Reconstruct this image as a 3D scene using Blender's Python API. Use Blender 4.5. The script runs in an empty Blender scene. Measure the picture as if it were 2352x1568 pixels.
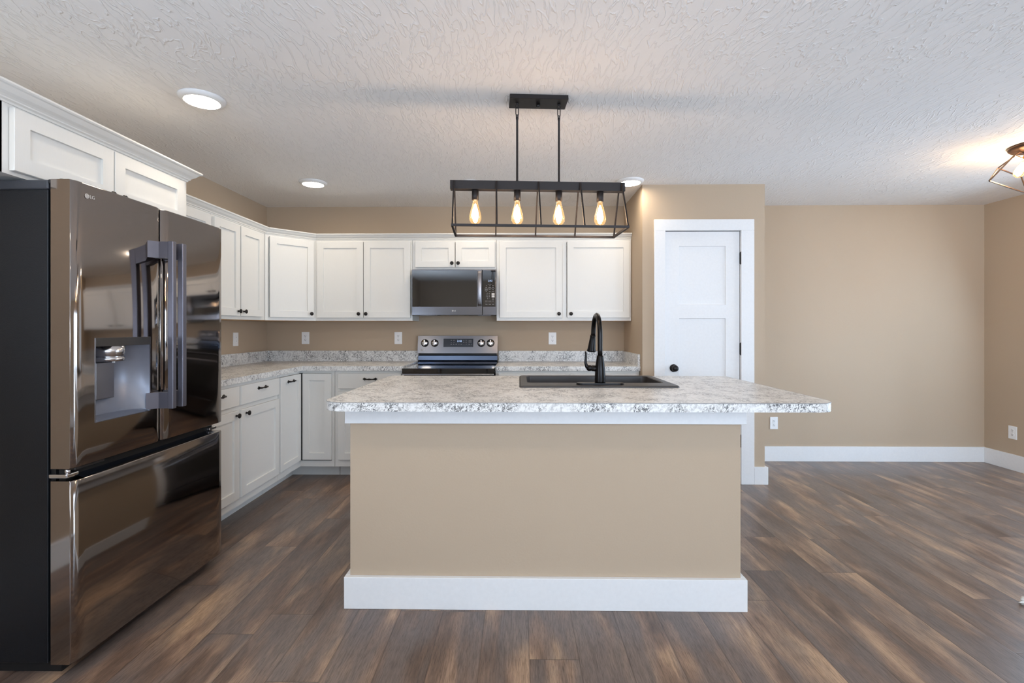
import bpy, bmesh, math, random
from mathutils import Vector, Matrix
random.seed(7)
PI = math.pi
scn = bpy.context.scene
C = scn.collection

# ------------------------------------------------------------------ camera
cam_d = bpy.data.cameras.new('camera')
cam = bpy.data.objects.new('camera', cam_d)
C.objects.link(cam)
cam_d.sensor_width = 36.0
cam_d.lens = 1115.0 / 2352.0 * 36.0
cam_d.shift_y = -31.0 / 2352.0
cam_d.clip_start = 0.05
cam.location = (0, 0, 1.27)
cam.rotation_euler = (PI / 2, 0, math.atan(16 / 1115))
scn.camera = cam

# ------------------------------------------------------------------ world, lights, exposure
scn.view_settings.view_transform = 'Standard'
scn.view_settings.look = 'None'
scn.view_settings.gamma = 1.0
scn.view_settings.exposure = 1.66
scn.view_settings.use_curve_mapping = False
w = bpy.data.worlds.new('world')
scn.world = w
w.use_nodes = True
w.node_tree.nodes['Background'].inputs[0].default_value = (0.62, 0.78, 1.0, 1)
w.node_tree.nodes['Background'].inputs[1].default_value = 1.2

XL, XR = -2.445, 4.42          # left and right walls
YB, YF = 4.675, -3.4           # wall behind the range, wall behind the camera
HC = 2.44

def area(name, loc, rot, sx, sy, power, col):
    d = bpy.data.lights.new(name, 'AREA')
    d.shape = 'RECTANGLE'
    d.size, d.size_y = sx, sy
    d.energy = power
    d.color = col
    o = bpy.data.objects.new(name, d)
    C.objects.link(o)
    o.location = loc
    o.rotation_euler = rot
    return o
DAY = (0.56, 0.77, 1.0)
# sliding door daylight, plus rear and left lamps added unseen to brighten the ceiling
area('daylight_rear_window', (1.25, YF - 0.13, 1.42), (PI / 2 + 1.05, 0, 0), 1.9, 1.4, 54, (0.66, 0.81, 1.0))
area('daylight_rear_window', (3.3, YF - 0.13, 1.42), (PI / 2 + 1.05, 0, 0), 1.9, 1.4, 54, (0.66, 0.81, 1.0))
area('daylight_left_window', (XL - 0.13, -1.1, 1.42), (PI / 2 + 0.9, 0, -PI / 2), 1.9, 1.4, 75, (0.66, 0.81, 1.0))
area('daylight_sliding_door', (XR + 0.13, 3.17, 1.04), (PI / 2 - 0.35, 0, PI / 2), 1.85, 2.0, 17, DAY)
LAMP = 20.0                    # recessed light strength

# ------------------------------------------------------------------ node helpers
def nt_new(name):
    m = bpy.data.materials.new(name)
    m.use_nodes = True
    nt = m.node_tree
    b = nt.nodes['Principled BSDF']
    return m, nt, b

def N(nt, t, **kw):
    n = nt.nodes.new(t)
    for k, v in kw.items():
        setattr(n, k, v)
    return n

def L(nt, a, b):
    nt.links.new(a, b)

def setin(n, **kw):
    for k, v in kw.items():
        n.inputs[k.replace('_', ' ')].default_value = v

def math_n(nt, op, a, b=None, c=None):
    n = N(nt, 'ShaderNodeMath', operation=op)
    for i, v in enumerate((a, b, c)):
        if v is None:
            continue
        if isinstance(v, (int, float)):
            n.inputs[i].default_value = v
        else:
            L(nt, v, n.inputs[i])
    return n.outputs[0]

def ramp(nt, fac, stops):
    n = N(nt, 'ShaderNodeValToRGB')
    el = n.color_ramp.elements
    while len(el) < len(stops):
        el.new(0.5)
    for e, (p, c) in zip(el, stops):
        e.position = p
        e.color = c if len(c) == 4 else (*c, 1)
    L(nt, fac, n.inputs[0])
    return n.outputs[0]

def mixc(nt, fac, a, b, mode='MIX'):
    n = N(nt, 'ShaderNodeMix', data_type='RGBA', blend_type=mode)
    for i, v in ((0, fac), (6, a), (7, b)):
        if isinstance(v, (int, float)):
            n.inputs[i].default_value = v
        elif isinstance(v, tuple):
            n.inputs[i].default_value = (*v, 1) if len(v) == 3 else v
        else:
            L(nt, v, n.inputs[i])
    return n.outputs[2]

def objco(nt, scale=(1, 1, 1), rot=(0, 0, 0)):
    tc = N(nt, 'ShaderNodeTexCoord')
    mp = N(nt, 'ShaderNodeMapping')
    mp.inputs['Scale'].default_value = scale
    mp.inputs['Rotation'].default_value = rot
    L(nt, tc.outputs['Object'], mp.inputs[0])
    return mp.outputs[0]

def noise(nt, vec, scale, detail=3, rough=0.5, dist=0.0):
    n = N(nt, 'ShaderNodeTexNoise')
    setin(n, Scale=scale, Detail=detail, Roughness=rough, Distortion=dist)
    L(nt, vec, n.inputs['Vector'])
    return n

def bump(nt, b, height, strength, dist=0.01):
    n = N(nt, 'ShaderNodeBump')
    setin(n, Strength=strength, Distance=dist)
    L(nt, height, n.inputs['Height'])
    L(nt, n.outputs[0], b.inputs['Normal'])
    return n

def lin(r, g, b):
    f = lambda v: ((v / 255 + 0.055) / 1.055) ** 2.4 if v > 10 else v / 255 / 12.92
    return (f(r), f(g), f(b))

def simple(name, col, rough=0.5, metal=0.0, bscale=0, bstr=0, spec=None, emit=None, es=0, coat=0):
    m, nt, b = nt_new(name)
    b.inputs['Base Color'].default_value = (*col, 1)
    b.inputs['Roughness'].default_value = rough
    b.inputs['Metallic'].default_value = metal
    if spec is not None:
        b.inputs['Specular IOR Level'].default_value = spec
    if coat:
        b.inputs['Coat Weight'].default_value = coat
    if emit:
        b.inputs['Emission Color'].default_value = (*emit, 1)
        b.inputs['Emission Strength'].default_value = es
    # faint procedural variation of the surface
    v = objco(nt)
    nz = noise(nt, v, bscale or 40, 3)
    col2 = mixc(nt, nz.outputs[0], tuple(c * 0.96 for c in col), tuple(min(1, c * 1.04) for c in col))
    L(nt, col2, b.inputs['Base Color'])
    if bstr:
        bump(nt, b, nz.outputs[0], bstr, 0.002)
    return m

def wall_mat():
    m, nt, b = nt_new('tan_wall_paint')
    v = objco(nt)
    n1 = noise(nt, v, 130, 3)
    n2 = noise(nt, v, 1.2, 2)
    base = mixc(nt, n2.outputs[0], lin(182, 163, 141), lin(186, 167, 145))
    L(nt, base, b.inputs['Base Color'])
    b.inputs['Roughness'].default_value = 0.75
    b.inputs['Specular IOR Level'].default_value = 0.25
    bump(nt, b, n1.outputs[0], 0.12, 0.003)
    return m

def ceiling_mat():
    m, nt, b = nt_new('brushed_ceiling_texture')
    tc = N(nt, 'ShaderNodeTexCoord')
    # swirl the brush direction with a big soft noise
    big = noise(nt, tc.outputs['Object'], 0.9, 2)
    sub = N(nt, 'ShaderNodeVectorMath', operation='SUBTRACT')
    L(nt, big.outputs['Color'], sub.inputs[0]); sub.inputs[1].default_value = (.5, .5, .5)
    sc = N(nt, 'ShaderNodeVectorMath', operation='SCALE')
    L(nt, sub.outputs[0], sc.inputs[0]); sc.inputs['Scale'].default_value = 0.34
    add = N(nt, 'ShaderNodeVectorMath', operation='ADD')
    L(nt, tc.outputs['Object'], add.inputs[0]); L(nt, sc.outputs[0], add.inputs[1])
    mp = N(nt, 'ShaderNodeMapping')
    mp.inputs['Scale'].default_value = (34, 9, 1)
    L(nt, add.outputs[0], mp.inputs[0])
    n1 = noise(nt, mp.outputs[0], 1.0, 2, 0.5, 0.5)
    r = ramp(nt, n1.outputs[0], [(0.45, (0, 0, 0)), (0.5, (1, 1, 1)), (0.55, (0, 0, 0))])
    mp2 = N(nt, 'ShaderNodeMapping')
    mp2.inputs['Scale'].default_value = (60, 26, 1)
    L(nt, add.outputs[0], mp2.inputs[0])
    n2 = noise(nt, mp2.outputs[0], 1.0, 2)
    hsum = math_n(nt, 'ADD', math_n(nt, 'MULTIPLY', n2.outputs[0], 0.35), r)
    b.inputs['Base Color'].default_value = (*lin(240, 237, 234), 1)
    b.inputs['Roughness'].default_value = 0.85
    b.inputs['Specular IOR Level'].default_value = 0.2
    bump(nt, b, hsum, 0.55, 0.0045)
    return m

def floor_mat():
    m, nt, b = nt_new('vinyl_plank_floor')
    tc = N(nt, 'ShaderNodeTexCoord')
    sp = N(nt, 'ShaderNodeSeparateXYZ')
    L(nt, tc.outputs['Object'], sp.inputs[0])
    x, y = sp.outputs[0], sp.outputs[1]
    u = math_n(nt, 'DIVIDE', math_n(nt, 'SUBTRACT', x, 0.04), 0.19)
    row = math_n(nt, 'FLOOR', u)
    fu = math_n(nt, 'SUBTRACT', u, row)
    wn = N(nt, 'ShaderNodeTexWhiteNoise', noise_dimensions='1D')
    L(nt, math_n(nt, 'ADD', row, 12.37), wn.inputs['W'])
    v = math_n(nt, 'ADD', math_n(nt, 'DIVIDE', y, 1.22), math_n(nt, 'MULTIPLY', wn.outputs[0], 1.0))
    col = math_n(nt, 'FLOOR', v)
    fv = math_n(nt, 'SUBTRACT', v, col)
    cmb = N(nt, 'ShaderNodeCombineXYZ')
    L(nt, row, cmb.inputs[0]); L(nt, col, cmb.inputs[1])
    wid = N(nt, 'ShaderNodeTexWhiteNoise', noise_dimensions='2D')
    L(nt, cmb.outputs[0], wid.inputs['Vector'])
    rs = N(nt, 'ShaderNodeSeparateColor')
    L(nt, wid.outputs['Color'], rs.inputs[0])
    r1, r2, r3 = rs.outputs
    # per plank shifted coordinates
    def pv(sx, sy):
        c = N(nt, 'ShaderNodeCombineXYZ')
        L(nt, math_n(nt, 'ADD', math_n(nt, 'MULTIPLY', x, sx), math_n(nt, 'MULTIPLY', r1, 31.0)), c.inputs[0])
        L(nt, math_n(nt, 'ADD', math_n(nt, 'MULTIPLY', y, sy), math_n(nt, 'MULTIPLY', r2, 57.0)), c.inputs[1])
        L(nt, math_n(nt, 'MULTIPLY', r3, 23.0), c.inputs[2])
        return c.outputs[0]
    broad = noise(nt, pv(9.0, 2.1), 1.0, 3, 0.5, 0.35)
    grey = noise(nt, pv(6.5, 1.7), 1.2, 2, 0.5, 0.4)
    fine = noise(nt, pv(380.0, 22.0), 1.0, 4, 0.65)
    ring = N(nt, 'ShaderNodeTexWave', wave_type='BANDS', bands_direction='X')
    setin(ring, Scale=2.2, Distortion=7.0, Detail=2.0, Detail_Scale=1.0)
    L(nt, pv(11.0, 1.1), ring.inputs['Vector'])
    t = math_n(nt, 'ADD', broad.outputs[0], math_n(nt, 'MULTIPLY', math_n(nt, 'SUBTRACT', r3, 0.5), 0.13))
    c0 = ramp(nt, t, [(0.32, lin(90, 71, 60)), (0.45, lin(119, 95, 79)), (0.54, lin(146, 118, 98)), (0.68, lin(182, 150, 121))])
    gf = ramp(nt, grey.outputs[0], [(0.38, (0.1, 0.1, 0.1)), (0.60, (0.88, 0.88, 0.88))])
    c1 = mixc(nt, gf, c0, lin(108, 97, 92))
    g2 = ramp(nt, fine.outputs[0], [(0.36, (0.58, 0.56, 0.54)), (0.5, (1, 1, 1)), (0.68, (1.25, 1.23, 1.2))])
    c2 = mixc(nt, 0.85, c1, g2, 'MULTIPLY')
    g3 = ramp(nt, ring.outputs[0], [(0.0, (0.86, 0.84, 0.83)), (0.35, (1, 1, 1))])
    mid = noise(nt, pv(90.0, 6.0), 1.0, 3, 0.6, 0.6)
    g4 = ramp(nt, mid.outputs[0], [(0.35, (0.72, 0.70, 0.69)), (0.5, (1, 1, 1)), (0.7, (1.12, 1.11, 1.1))])
    c2 = mixc(nt, 0.7, c2, g4, 'MULTIPLY')
    c3 = mixc(nt, 0.45, c2, g3, 'MULTIPLY')
    # seams
    eu = math_n(nt, 'MULTIPLY', math_n(nt, 'MINIMUM', fu, math_n(nt, 'SUBTRACT', 1.0, fu)), 0.19)
    ev = math_n(nt, 'MULTIPLY', math_n(nt, 'MINIMUM', fv, math_n(nt, 'SUBTRACT', 1.0, fv)), 1.22)
    e = math_n(nt, 'MINIMUM', eu, ev)
    seam = ramp(nt, e, [(0.0, (0.0, 0.0, 0.0)), (0.0016, (1, 1, 1))])
    c4 = mixc(nt, math_n(nt, 'MULTIPLY', math_n(nt, 'SUBTRACT', 1.0, seam), 0.55), c3, lin(52, 38, 32))
    L(nt, c4, b.inputs['Base Color'])
    b.inputs['Specular IOR Level'].default_value = 0.55
    rr = N(nt, 'ShaderNodeMapRange')
    L(nt, fine.outputs[0], rr.inputs[0]); rr.inputs[3].default_value = 0.24; rr.inputs[4].default_value = 0.38
    L(nt, rr.outputs[0], b.inputs['Roughness'])
    hh = math_n(nt, 'ADD', math_n(nt, 'MULTIPLY', fine.outputs[0], 0.25), seam)
    bump(nt, b, hh, 0.18, 0.0015)
    return m

def granite_mat():
    m, nt, b = nt_new('speckled_granite_laminate')
    v = objco(nt, (1, 1, 1), (0.5, 0.35, 0.9))
    # gentle domain warp
    wv = noise(nt, v, 14, 2)
    sub = N(nt, 'ShaderNodeVectorMath', operation='SUBTRACT')
    L(nt, wv.outputs['Color'], sub.inputs[0]); sub.inputs[1].default_value = (.5, .5, .5)
    sc = N(nt, 'ShaderNodeVectorMath', operation='SCALE')
    L(nt, sub.outputs[0], sc.inputs[0]); sc.inputs['Scale'].default_value = 0.035
    add = N(nt, 'ShaderNodeVectorMath', operation='ADD')
    L(nt, v, add.inputs[0]); L(nt, sc.outputs[0], add.inputs[1])
    mp = N(nt, 'ShaderNodeMapping')
    mp.inputs['Scale'].default_value = (1.0, 1.9, 1.5)
    L(nt, add.outputs[0], mp.inputs[0])
    wvec = mp.outputs[0]
    veins = noise(nt, wvec, 20, 4, 0.6, 0.0)
    ridge = math_n(nt, 'ABSOLUTE', math_n(nt, 'SUBTRACT', veins.outputs[0], 0.5))
    vein_m = ramp(nt, ridge, [(0.0, (1, 1, 1)), (0.012, (0.7, 0.7, 0.7)), (0.022, (0, 0, 0))])
    cl = noise(nt, add.outputs[0], 11, 3, 0.6)
    cl_m = ramp(nt, cl.outputs[0], [(0.45, (0, 0, 0)), (0.57, (1, 1, 1))])
    spk = noise(nt, wvec, 75, 3, 0.6, 0.0)
    spk_m = ramp(nt, spk.outputs[0], [(0.54, (0, 0, 0)), (0.58, (1, 1, 1))])
    dark = math_n(nt, 'MULTIPLY', vein_m, math_n(nt, 'ADD', math_n(nt, 'MULTIPLY', cl_m, 0.8), 0.2))
    dark2 = math_n(nt, 'MULTIPLY', spk_m, cl_m)
    dk = math_n(nt, 'MAXIMUM', dark, math_n(nt, 'MULTIPLY', dark2, 0.9))
    g = noise(nt, wvec, 48, 4, 0.6)
    gm = ramp(nt, g.outputs[0], [(0.47, (0, 0, 0)), (0.62, (1, 1, 1))])
    base = mixc(nt, math_n(nt, 'MULTIPLY', gm, 0.6), lin(230, 229, 226), lin(166, 164, 163))
    dkc = math_n(nt, 'MINIMUM', dk, 1.0)
    c = mixc(nt, math_n(nt, 'MULTIPLY', dkc, 0.92), base, lin(44, 44, 48))
    L(nt, c, b.inputs['Base Color'])
    b.inputs['Roughness'].default_value = 0.3
    b.inputs['Specular IOR Level'].default_value = 0.5
    fb = noise(nt, v, 240, 2)
    bump(nt, b, fb.outputs[0], 0.05, 0.001)
    return m

def cabinet_mat(name='white_cabinet_paint', c=(233, 231, 226)):
    m, nt, b = nt_new(name)
    v = objco(nt, (1, 1, 0.06))
    n = noise(nt, v, 300, 3)
    col = mixc(nt, n.outputs[0], lin(*[max(0, k - 4) for k in c]), lin(*c))
    L(nt, col, b.inputs['Base Color'])
    b.inputs['Roughness'].default_value = 0.38
    bump(nt, b, n.outputs[0], 0.04, 0.001)
    return m

def steel_mat(name, col, rough=0.16, wav=0.0, stretch=(1, 1, 60)):
    m, nt, b = nt_new(name)
    b.inputs['Metallic'].default_value = 1.0
    v = objco(nt, stretch)
    n = noise(nt, v, 30, 3)
    c = mixc(nt, n.outputs[0], tuple(k * 0.94 for k in col), tuple(min(1, k * 1.06) for k in col))
    L(nt, c, b.inputs['Base Color'])
    rr = N(nt, 'ShaderNodeMapRange')
    L(nt, n.outputs[0], rr.inputs[0]); rr.inputs[3].default_value = rough * 0.8; rr.inputs[4].default_value = rough * 1.2
    L(nt, rr.outputs[0], b.inputs['Roughness'])
    if wav:
        v2 = objco(nt)
        w_ = noise(nt, v2, 1.8, 1)
        bump(nt, b, w_.outputs[0], wav, 0.02)
    return m

def glass_mat(name, tint=(1, 1, 1), rough=0.0, gl=0.9, glow=None, gs_=0.0):
    m = bpy.data.materials.new(name)
    m.use_nodes = True
    nt = m.node_tree
    nt.nodes.clear()
    out = N(nt, 'ShaderNodeOutputMaterial')
    tr = N(nt, 'ShaderNodeBsdfTransparent'); tr.inputs[0].default_value = (*tint, 1)
    gs = N(nt, 'ShaderNodeBsdfGlossy'); gs.inputs['Roughness'].default_value = rough
    fr = N(nt, 'ShaderNodeFresnel'); fr.inputs[0].default_value = 1.45
    mx = N(nt, 'ShaderNodeMixShader')
    L(nt, math_n(nt, 'MULTIPLY', fr.outputs[0], gl), mx.inputs[0])
    L(nt, tr.outputs[0], mx.inputs[1]); L(nt, gs.outputs[0], mx.inputs[2])
    if glow:
        em = N(nt, 'ShaderNodeEmission'); em.inputs[0].default_value = (*glow, 1); em.inputs[1].default_value = gs_
        ad = N(nt, 'ShaderNodeAddShader')
        L(nt, mx.outputs[0], ad.inputs[0]); L(nt, em.outputs[0], ad.inputs[1])
        L(nt, ad.outputs[0], out.inputs[0])
    else:
        L(nt, mx.outputs[0], out.inputs[0])
    return m

def emis(name, col, s):
    m = bpy.data.materials.new(name)
    m.use_nodes = True
    nt = m.node_tree
    nt.nodes.clear()
    out = N(nt, 'ShaderNodeOutputMaterial')
    e = N(nt, 'ShaderNodeEmission')
    e.inputs[0].default_value = (*col, 1)
    e.inputs[1].default_value = s
    L(nt, e.outputs[0], out.inputs[0])
    return m

WALL = wall_mat()
CEIL = ceiling_mat()
FLOOR = floor_mat()
GRAN = granite_mat()
CAB = cabinet_mat('white_cabinet_paint', (228, 227, 223))
TRIM = simple('white_trim_paint', lin(230, 230, 230), 0.4, bscale=60, bstr=0.02)
MAPLE = simple('maple_underside', lin(206, 160, 104), 0.5)
KNOB = simple('bronze_black_metal', lin(38, 35, 34), 0.38, 0.6)
BLKSTEEL = steel_mat('black_stainless', (0.33, 0.295, 0.275), 0.07, 0.03)
BLKSTEEL_H = steel_mat('black_stainless_range', (0.15, 0.15, 0.165), 0.2, 0.0, (60, 1, 1))
HANDLE = steel_mat('satin_handle_steel', (0.27, 0.265, 0.285), 0.36)
SILVER = simple('silver_plastic', lin(138, 143, 156), 0.38, 0.45)
CASE = simple('textured_black_case', lin(20, 23, 28), 0.42, 0.3, bscale=220, bstr=0.25)
DARK = simple('black_gap', lin(10, 10, 12), 0.6)
BGLASS = simple('black_glass', lin(14, 14, 17), 0.05, 0.0, coat=1.0)
BGLOSS = simple('glossy_dark_enamel', lin(64, 74, 92), 0.14, 0.85, coat=0.4)  # blue in the base colour imitates the bluish ceiling's reflection
CHROME = steel_mat('bright_chrome', (0.62, 0.62, 0.64), 0.22)
HANDLE2 = simple('satin_grey_handle', lin(112, 111, 121), 0.36, 0.65)
FAUC = simple('oil_bronze_black', lin(26, 24, 24), 0.28, 0.75)
SINK = simple('black_composite_sink', lin(52, 49, 48), 0.42, bscale=400, bstr=0.1)
IRON = simple('textured_black_iron', lin(44, 40, 40), 0.5, 0.55, bscale=260, bstr=0.15)
BRONZE = simple('bronze_lamp_metal', lin(84, 64, 52), 0.4, 0.7, bscale=200, bstr=0.1)
BRASS = simple('brass_socket', lin(190, 140, 70), 0.35, 0.8)
PLATE = simple('white_outlet_plastic', lin(240, 240, 240), 0.35)
SLOT = simple('dark_slot', lin(60, 58, 56), 0.6)
TXT = simple('silver_print', lin(196, 190, 184), 0.4, emit=None)
TXTG = simple('grey_print', lin(150, 146, 144), 0.4)
FIL2 = emis('filament_glow_bright', (1.0, 0.74, 0.48), 60.0)
LCD = emis('blue_white_display', (0.5, 0.66, 1.0), 0.42)
LENS = emis('recessed_light_lens', (1.0, 0.86, 0.68), LAMP)
FIL = emis('filament_glow', (1.0, 0.72, 0.50), 36.0)
BULB = glass_mat('amber_bulb_glass', (1.0, 0.92, 0.78), 0.0, 0.35, (1.0, 0.55, 0.18), 0.09)
PANE = glass_mat('window_pane_glass')
GREY = simple('control_strip_grey', lin(74, 71, 69), 0.3, 0.5)
DISPLAY = simple('display_panel_glass', lin(30, 34, 44), 0.1)

# ------------------------------------------------------------------ mesh helpers
class MB:
    def __init__(s):
        s.bm = bmesh.new()

    def _merge(s, b, smooth=False):
        if smooth:
            for f in b.faces:
                f.smooth = True
        me = bpy.data.meshes.new('t')
        b.to_mesh(me); b.free()
        s.bm.from_mesh(me)
        bpy.data.meshes.remove(me)
        return s

    def box(s, x0, x1, y0, y1, z0, z1, bev=0.0, seg=1, rot=None):
        b = bmesh.new()
        bmesh.ops.create_cube(b, size=1.0)
        cx, cy, cz = (x0 + x1) / 2, (y0 + y1) / 2, (z0 + z1) / 2
        for v in b.verts:
            v.co = Vector((v.co.x * (x1 - x0), v.co.y * (y1 - y0), v.co.z * (z1 - z0)))
        if bev:
            bmesh.ops.bevel(b, geom=list(b.edges), offset=bev, segments=seg, affect='EDGES', profile=0.5)
        mt = Matrix.Translation((cx, cy, cz))
        if rot is not None:
            mt = mt @ rot
        bmesh.ops.transform(b, matrix=mt, verts=b.verts)
        bmesh.ops.recalc_face_normals(b, faces=b.faces)
        return s._merge(b)

    def bar(s, p, q, a, b_=None, up=(0, 0, 1)):
        """square bar from p to q"""
        p, q = Vector(p), Vector(q)
        d = q - p
        ln = d.length
        z = d.normalized()
        u = Vector(up)
        if abs(z.dot(u)) > 0.98:
            u = Vector((1, 0, 0))
        x = u.cross(z).normalized()
        y = z.cross(x)
        m = Matrix((x, y, z)).transposed()
        b = bmesh.new()
        bmesh.ops.create_cube(b, size=1.0)
        bb = b_ or a
        for v in b.verts:
            v.co = Vector((v.co.x * a, v.co.y * bb, v.co.z * ln))
        mt = Matrix.Translation((p + q) / 2) @ m.to_4x4()
        bmesh.ops.transform(b, matrix=mt, verts=b.verts)
        return s._merge(b)

    def lathe(s, prof, loc=(0, 0, 0), axis=(0, 0, 1), n=24, smooth=True):
        b = bmesh.new()
        rings = []
        for r, h in prof:
            if r < 1e-6:
                rings.append([b.verts.new((0, 0, h))])
            else:
                rings.append([b.verts.new((r * math.cos(2 * PI * i / n), r * math.sin(2 * PI * i / n), h)) for i in range(n)])
        for A, B in zip(rings, rings[1:]):
            if len(A) == 1 and len(B) == 1:
                continue
            for i in range(n):
                j = (i + 1) % n
                if len(A) == 1:
                    b.faces.new((A[0], B[i], B[j]))
                elif len(B) == 1:
                    b.faces.new((A[i], A[j], B[0]))
                else:
                    b.faces.new((A[i], A[j], B[j], B[i]))
        if len(rings[0]) > 1:
            b.faces.new(rings[0][::-1])
        if len(rings[-1]) > 1:
            b.faces.new(rings[-1])
        bmesh.ops.recalc_face_normals(b, faces=b.faces)
        q = Vector((0, 0, 1)).rotation_difference(Vector(axis).normalized())
        bmesh.ops.transform(b, matrix=Matrix.Translation(loc) @ q.to_matrix().to_4x4(), verts=b.verts)
        s._merge(b, smooth)
        return s

    def tube(s, pts, r, n=14, closed=False, cap=True):
        pts = [Vector(p) for p in pts]
        rr = r if isinstance(r, (list, tuple)) else [r] * len(pts)
        b = bmesh.new()
        rings = []
        up = None
        m = len(pts)
        for i, p in enumerate(pts):
            if closed:
                t = (pts[(i + 1) % m] - pts[i - 1]).normalized()
            else:
                t = (pts[min(i + 1, m - 1)] - pts[max(i - 1, 0)]).normalized()
            if up is None:
                up = Vector((0, 0, 1)) if abs(t.z) < 0.9 else Vector((1, 0, 0))
            x = up.cross(t)
            if x.length < 1e-5:
                x = Vector((1, 0, 0))
            x.normalize()
            y = t.cross(x).normalized()
            up = y
            rings.append([b.verts.new(p + (x * math.cos(2 * PI * k / n) + y * math.sin(2 * PI * k / n)) * rr[i]) for k in range(n)])
        cnt = m if closed else m - 1
        for i in range(cnt):
            A, B = rings[i], rings[(i + 1) % m]
            for k in range(n):
                j = (k + 1) % n
                b.faces.new((A[k], A[j], B[j], B[k]))
        if not closed and cap:
            b.faces.new(rings[0][::-1]); b.faces.new(rings[-1])
        bmesh.ops.recalc_face_normals(b, faces=b.faces)
        return s._merge(b, True)

    def prism(s, outer, z0, z1, holes=(), bev=0.0):
        b = bmesh.new()
        es = []
        for loop in [outer] + list(holes):
            vs = [b.verts.new((x, y, z0)) for x, y in loop]
            for i in range(len(vs)):
                es.append(b.edges.new((vs[i], vs[(i + 1) % len(vs)])))
        if holes:
            bmesh.ops.triangle_fill(b, use_beauty=True, use_dissolve=False, edges=es)
        else:
            b.faces.new(b.verts[:])
        r = bmesh.ops.extrude_face_region(b, geom=list(b.faces))
        nv = [g for g in r['geom'] if isinstance(g, bmesh.types.BMVert)]
        for v in nv:
            v.co.z = z1
        bmesh.ops.recalc_face_normals(b, faces=b.faces)
        return s._merge(b)

    def shaker(s, x0, x1, z0, z1, yf, t=0.019, rail=0.057, rec=0.011, ch=0.0015):
        """door facing -y with a recessed centre panel"""
        b = bmesh.new()
        def rect(a, y):
            return [b.verts.new(c) for c in ((x0 + a, y, z0 + a), (x1 - a, y, z0 + a), (x1 - a, y, z1 - a), (x0 + a, y, z1 - a))]
        loops = [rect(0, yf + t), rect(0, yf + ch), rect(ch, yf), rect(rail, yf), rect(rail + 0.001, yf + rec)]
        b.faces.new(loops[0]); b.faces.new(loops[-1])
        for A, B in zip(loops, loops[1:]):
            for i in range(4):
                j = (i + 1) % 4
                b.faces.new((A[i], A[j], B[j], B[i]))
        bmesh.ops.recalc_face_normals(b, faces=b.faces)
        return s._merge(b)

    def sweep(s, path, prof, closed_prof=True):
        """sweep profile (outward offset, z) along a polyline; outward = right-hand side of travel"""
        b = bmesh.new()
        P_ = [Vector(p) for p in path]
        rings = []
        for i, p in enumerate(P_):
            ns = []
            if i > 0:
                d = (P_[i] - P_[i - 1]).normalized(); ns.append(Vector((d.y, -d.x)))
            if i < len(P_) - 1:
                d = (P_[i + 1] - P_[i]).normalized(); ns.append(Vector((d.y, -d.x)))
            n = sum(ns, Vector((0, 0))) / len(ns)
            n = n / n.length_squared
            rings.append([b.verts.new((p.x + n.x * o, p.y + n.y * o, z)) for o, z in prof])
        k = len(prof)
        for A, B in zip(rings, rings[1:]):
            for i in range(k):
                j = (i + 1) % k
                b.faces.new((A[i], A[j], B[j], B[i]))
        b.faces.new(rings[0][::-1]); b.faces.new(rings[-1])
        bmesh.ops.recalc_face_normals(b, faces=b.faces)
        return s._merge(b)

    def build(s, name, mat, parent=None, off=(0, 0, 0)):
        me = bpy.data.meshes.new(name)
        bmesh.ops.transform(s.bm, matrix=Matrix.Translation(-Vector(off)), verts=s.bm.verts)
        s.bm.to_mesh(me); s.bm.free()
        me.materials.append(mat)
        o = bpy.data.objects.new(name, me)
        C.objects.link(o)
        if parent:
            o.parent = parent
        return o

def tag(o, label=None, cat=None, group=None, kind=None):
    if label: o['label'] = label
    if cat: o['category'] = cat
    if group: o['group'] = group
    if kind: o['kind'] = kind
    return o

def thing(name, label, cat, loc=(0, 0, 0), rz=0.0, group=None):
    o = bpy.data.objects.new(name, None)
    o.empty_display_size = 0.05
    C.objects.link(o)
    o.location = loc
    o.rotation_euler = (0, 0, rz)
    return tag(o, label, cat, group)

def struct(name, mb, mat):
    return tag(mb.build(name, mat), kind='structure')

def copy_tree(o, parent=None):
    c = o.copy()
    C.objects.link(c)
    if parent:
        c.parent = parent
    for ch in list(o.children):
        copy_tree(ch, c)
    return c

def text_mesh(name, body, size, mat, parent, mtx, depth=0.0006, align='CENTER'):
    cu = bpy.data.curves.new('t', 'FONT')
    cu.body = body
    cu.size = size
    cu.align_x = align
    cu.align_y = 'CENTER'
    cu.extrude = depth
    cu.resolution_u = 4
    t = bpy.data.objects.new('t', cu)
    C.objects.link(t)
    bpy.context.view_layer.update()
    dg = bpy.context.evaluated_depsgraph_get()
    me = bpy.data.meshes.new_from_object(t.evaluated_get(dg))
    bpy.data.objects.remove(t)
    me.transform(mtx)
    me.name = name
    me.materials.clear()
    me.materials.append(mat)
    o = bpy.data.objects.new(name, me)
    C.objects.link(o)
    o.parent = parent
    return o

def face_mtx(loc, rz=0.0, tilt=0.0):
    """text lying in the xy plane -> upright, facing -y, then turned by rz"""
    return Matrix.Translation(loc) @ Matrix.Rotation(rz, 4, 'Z') @ Matrix.Rotation(PI / 2 - tilt, 4, 'X')

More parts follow.
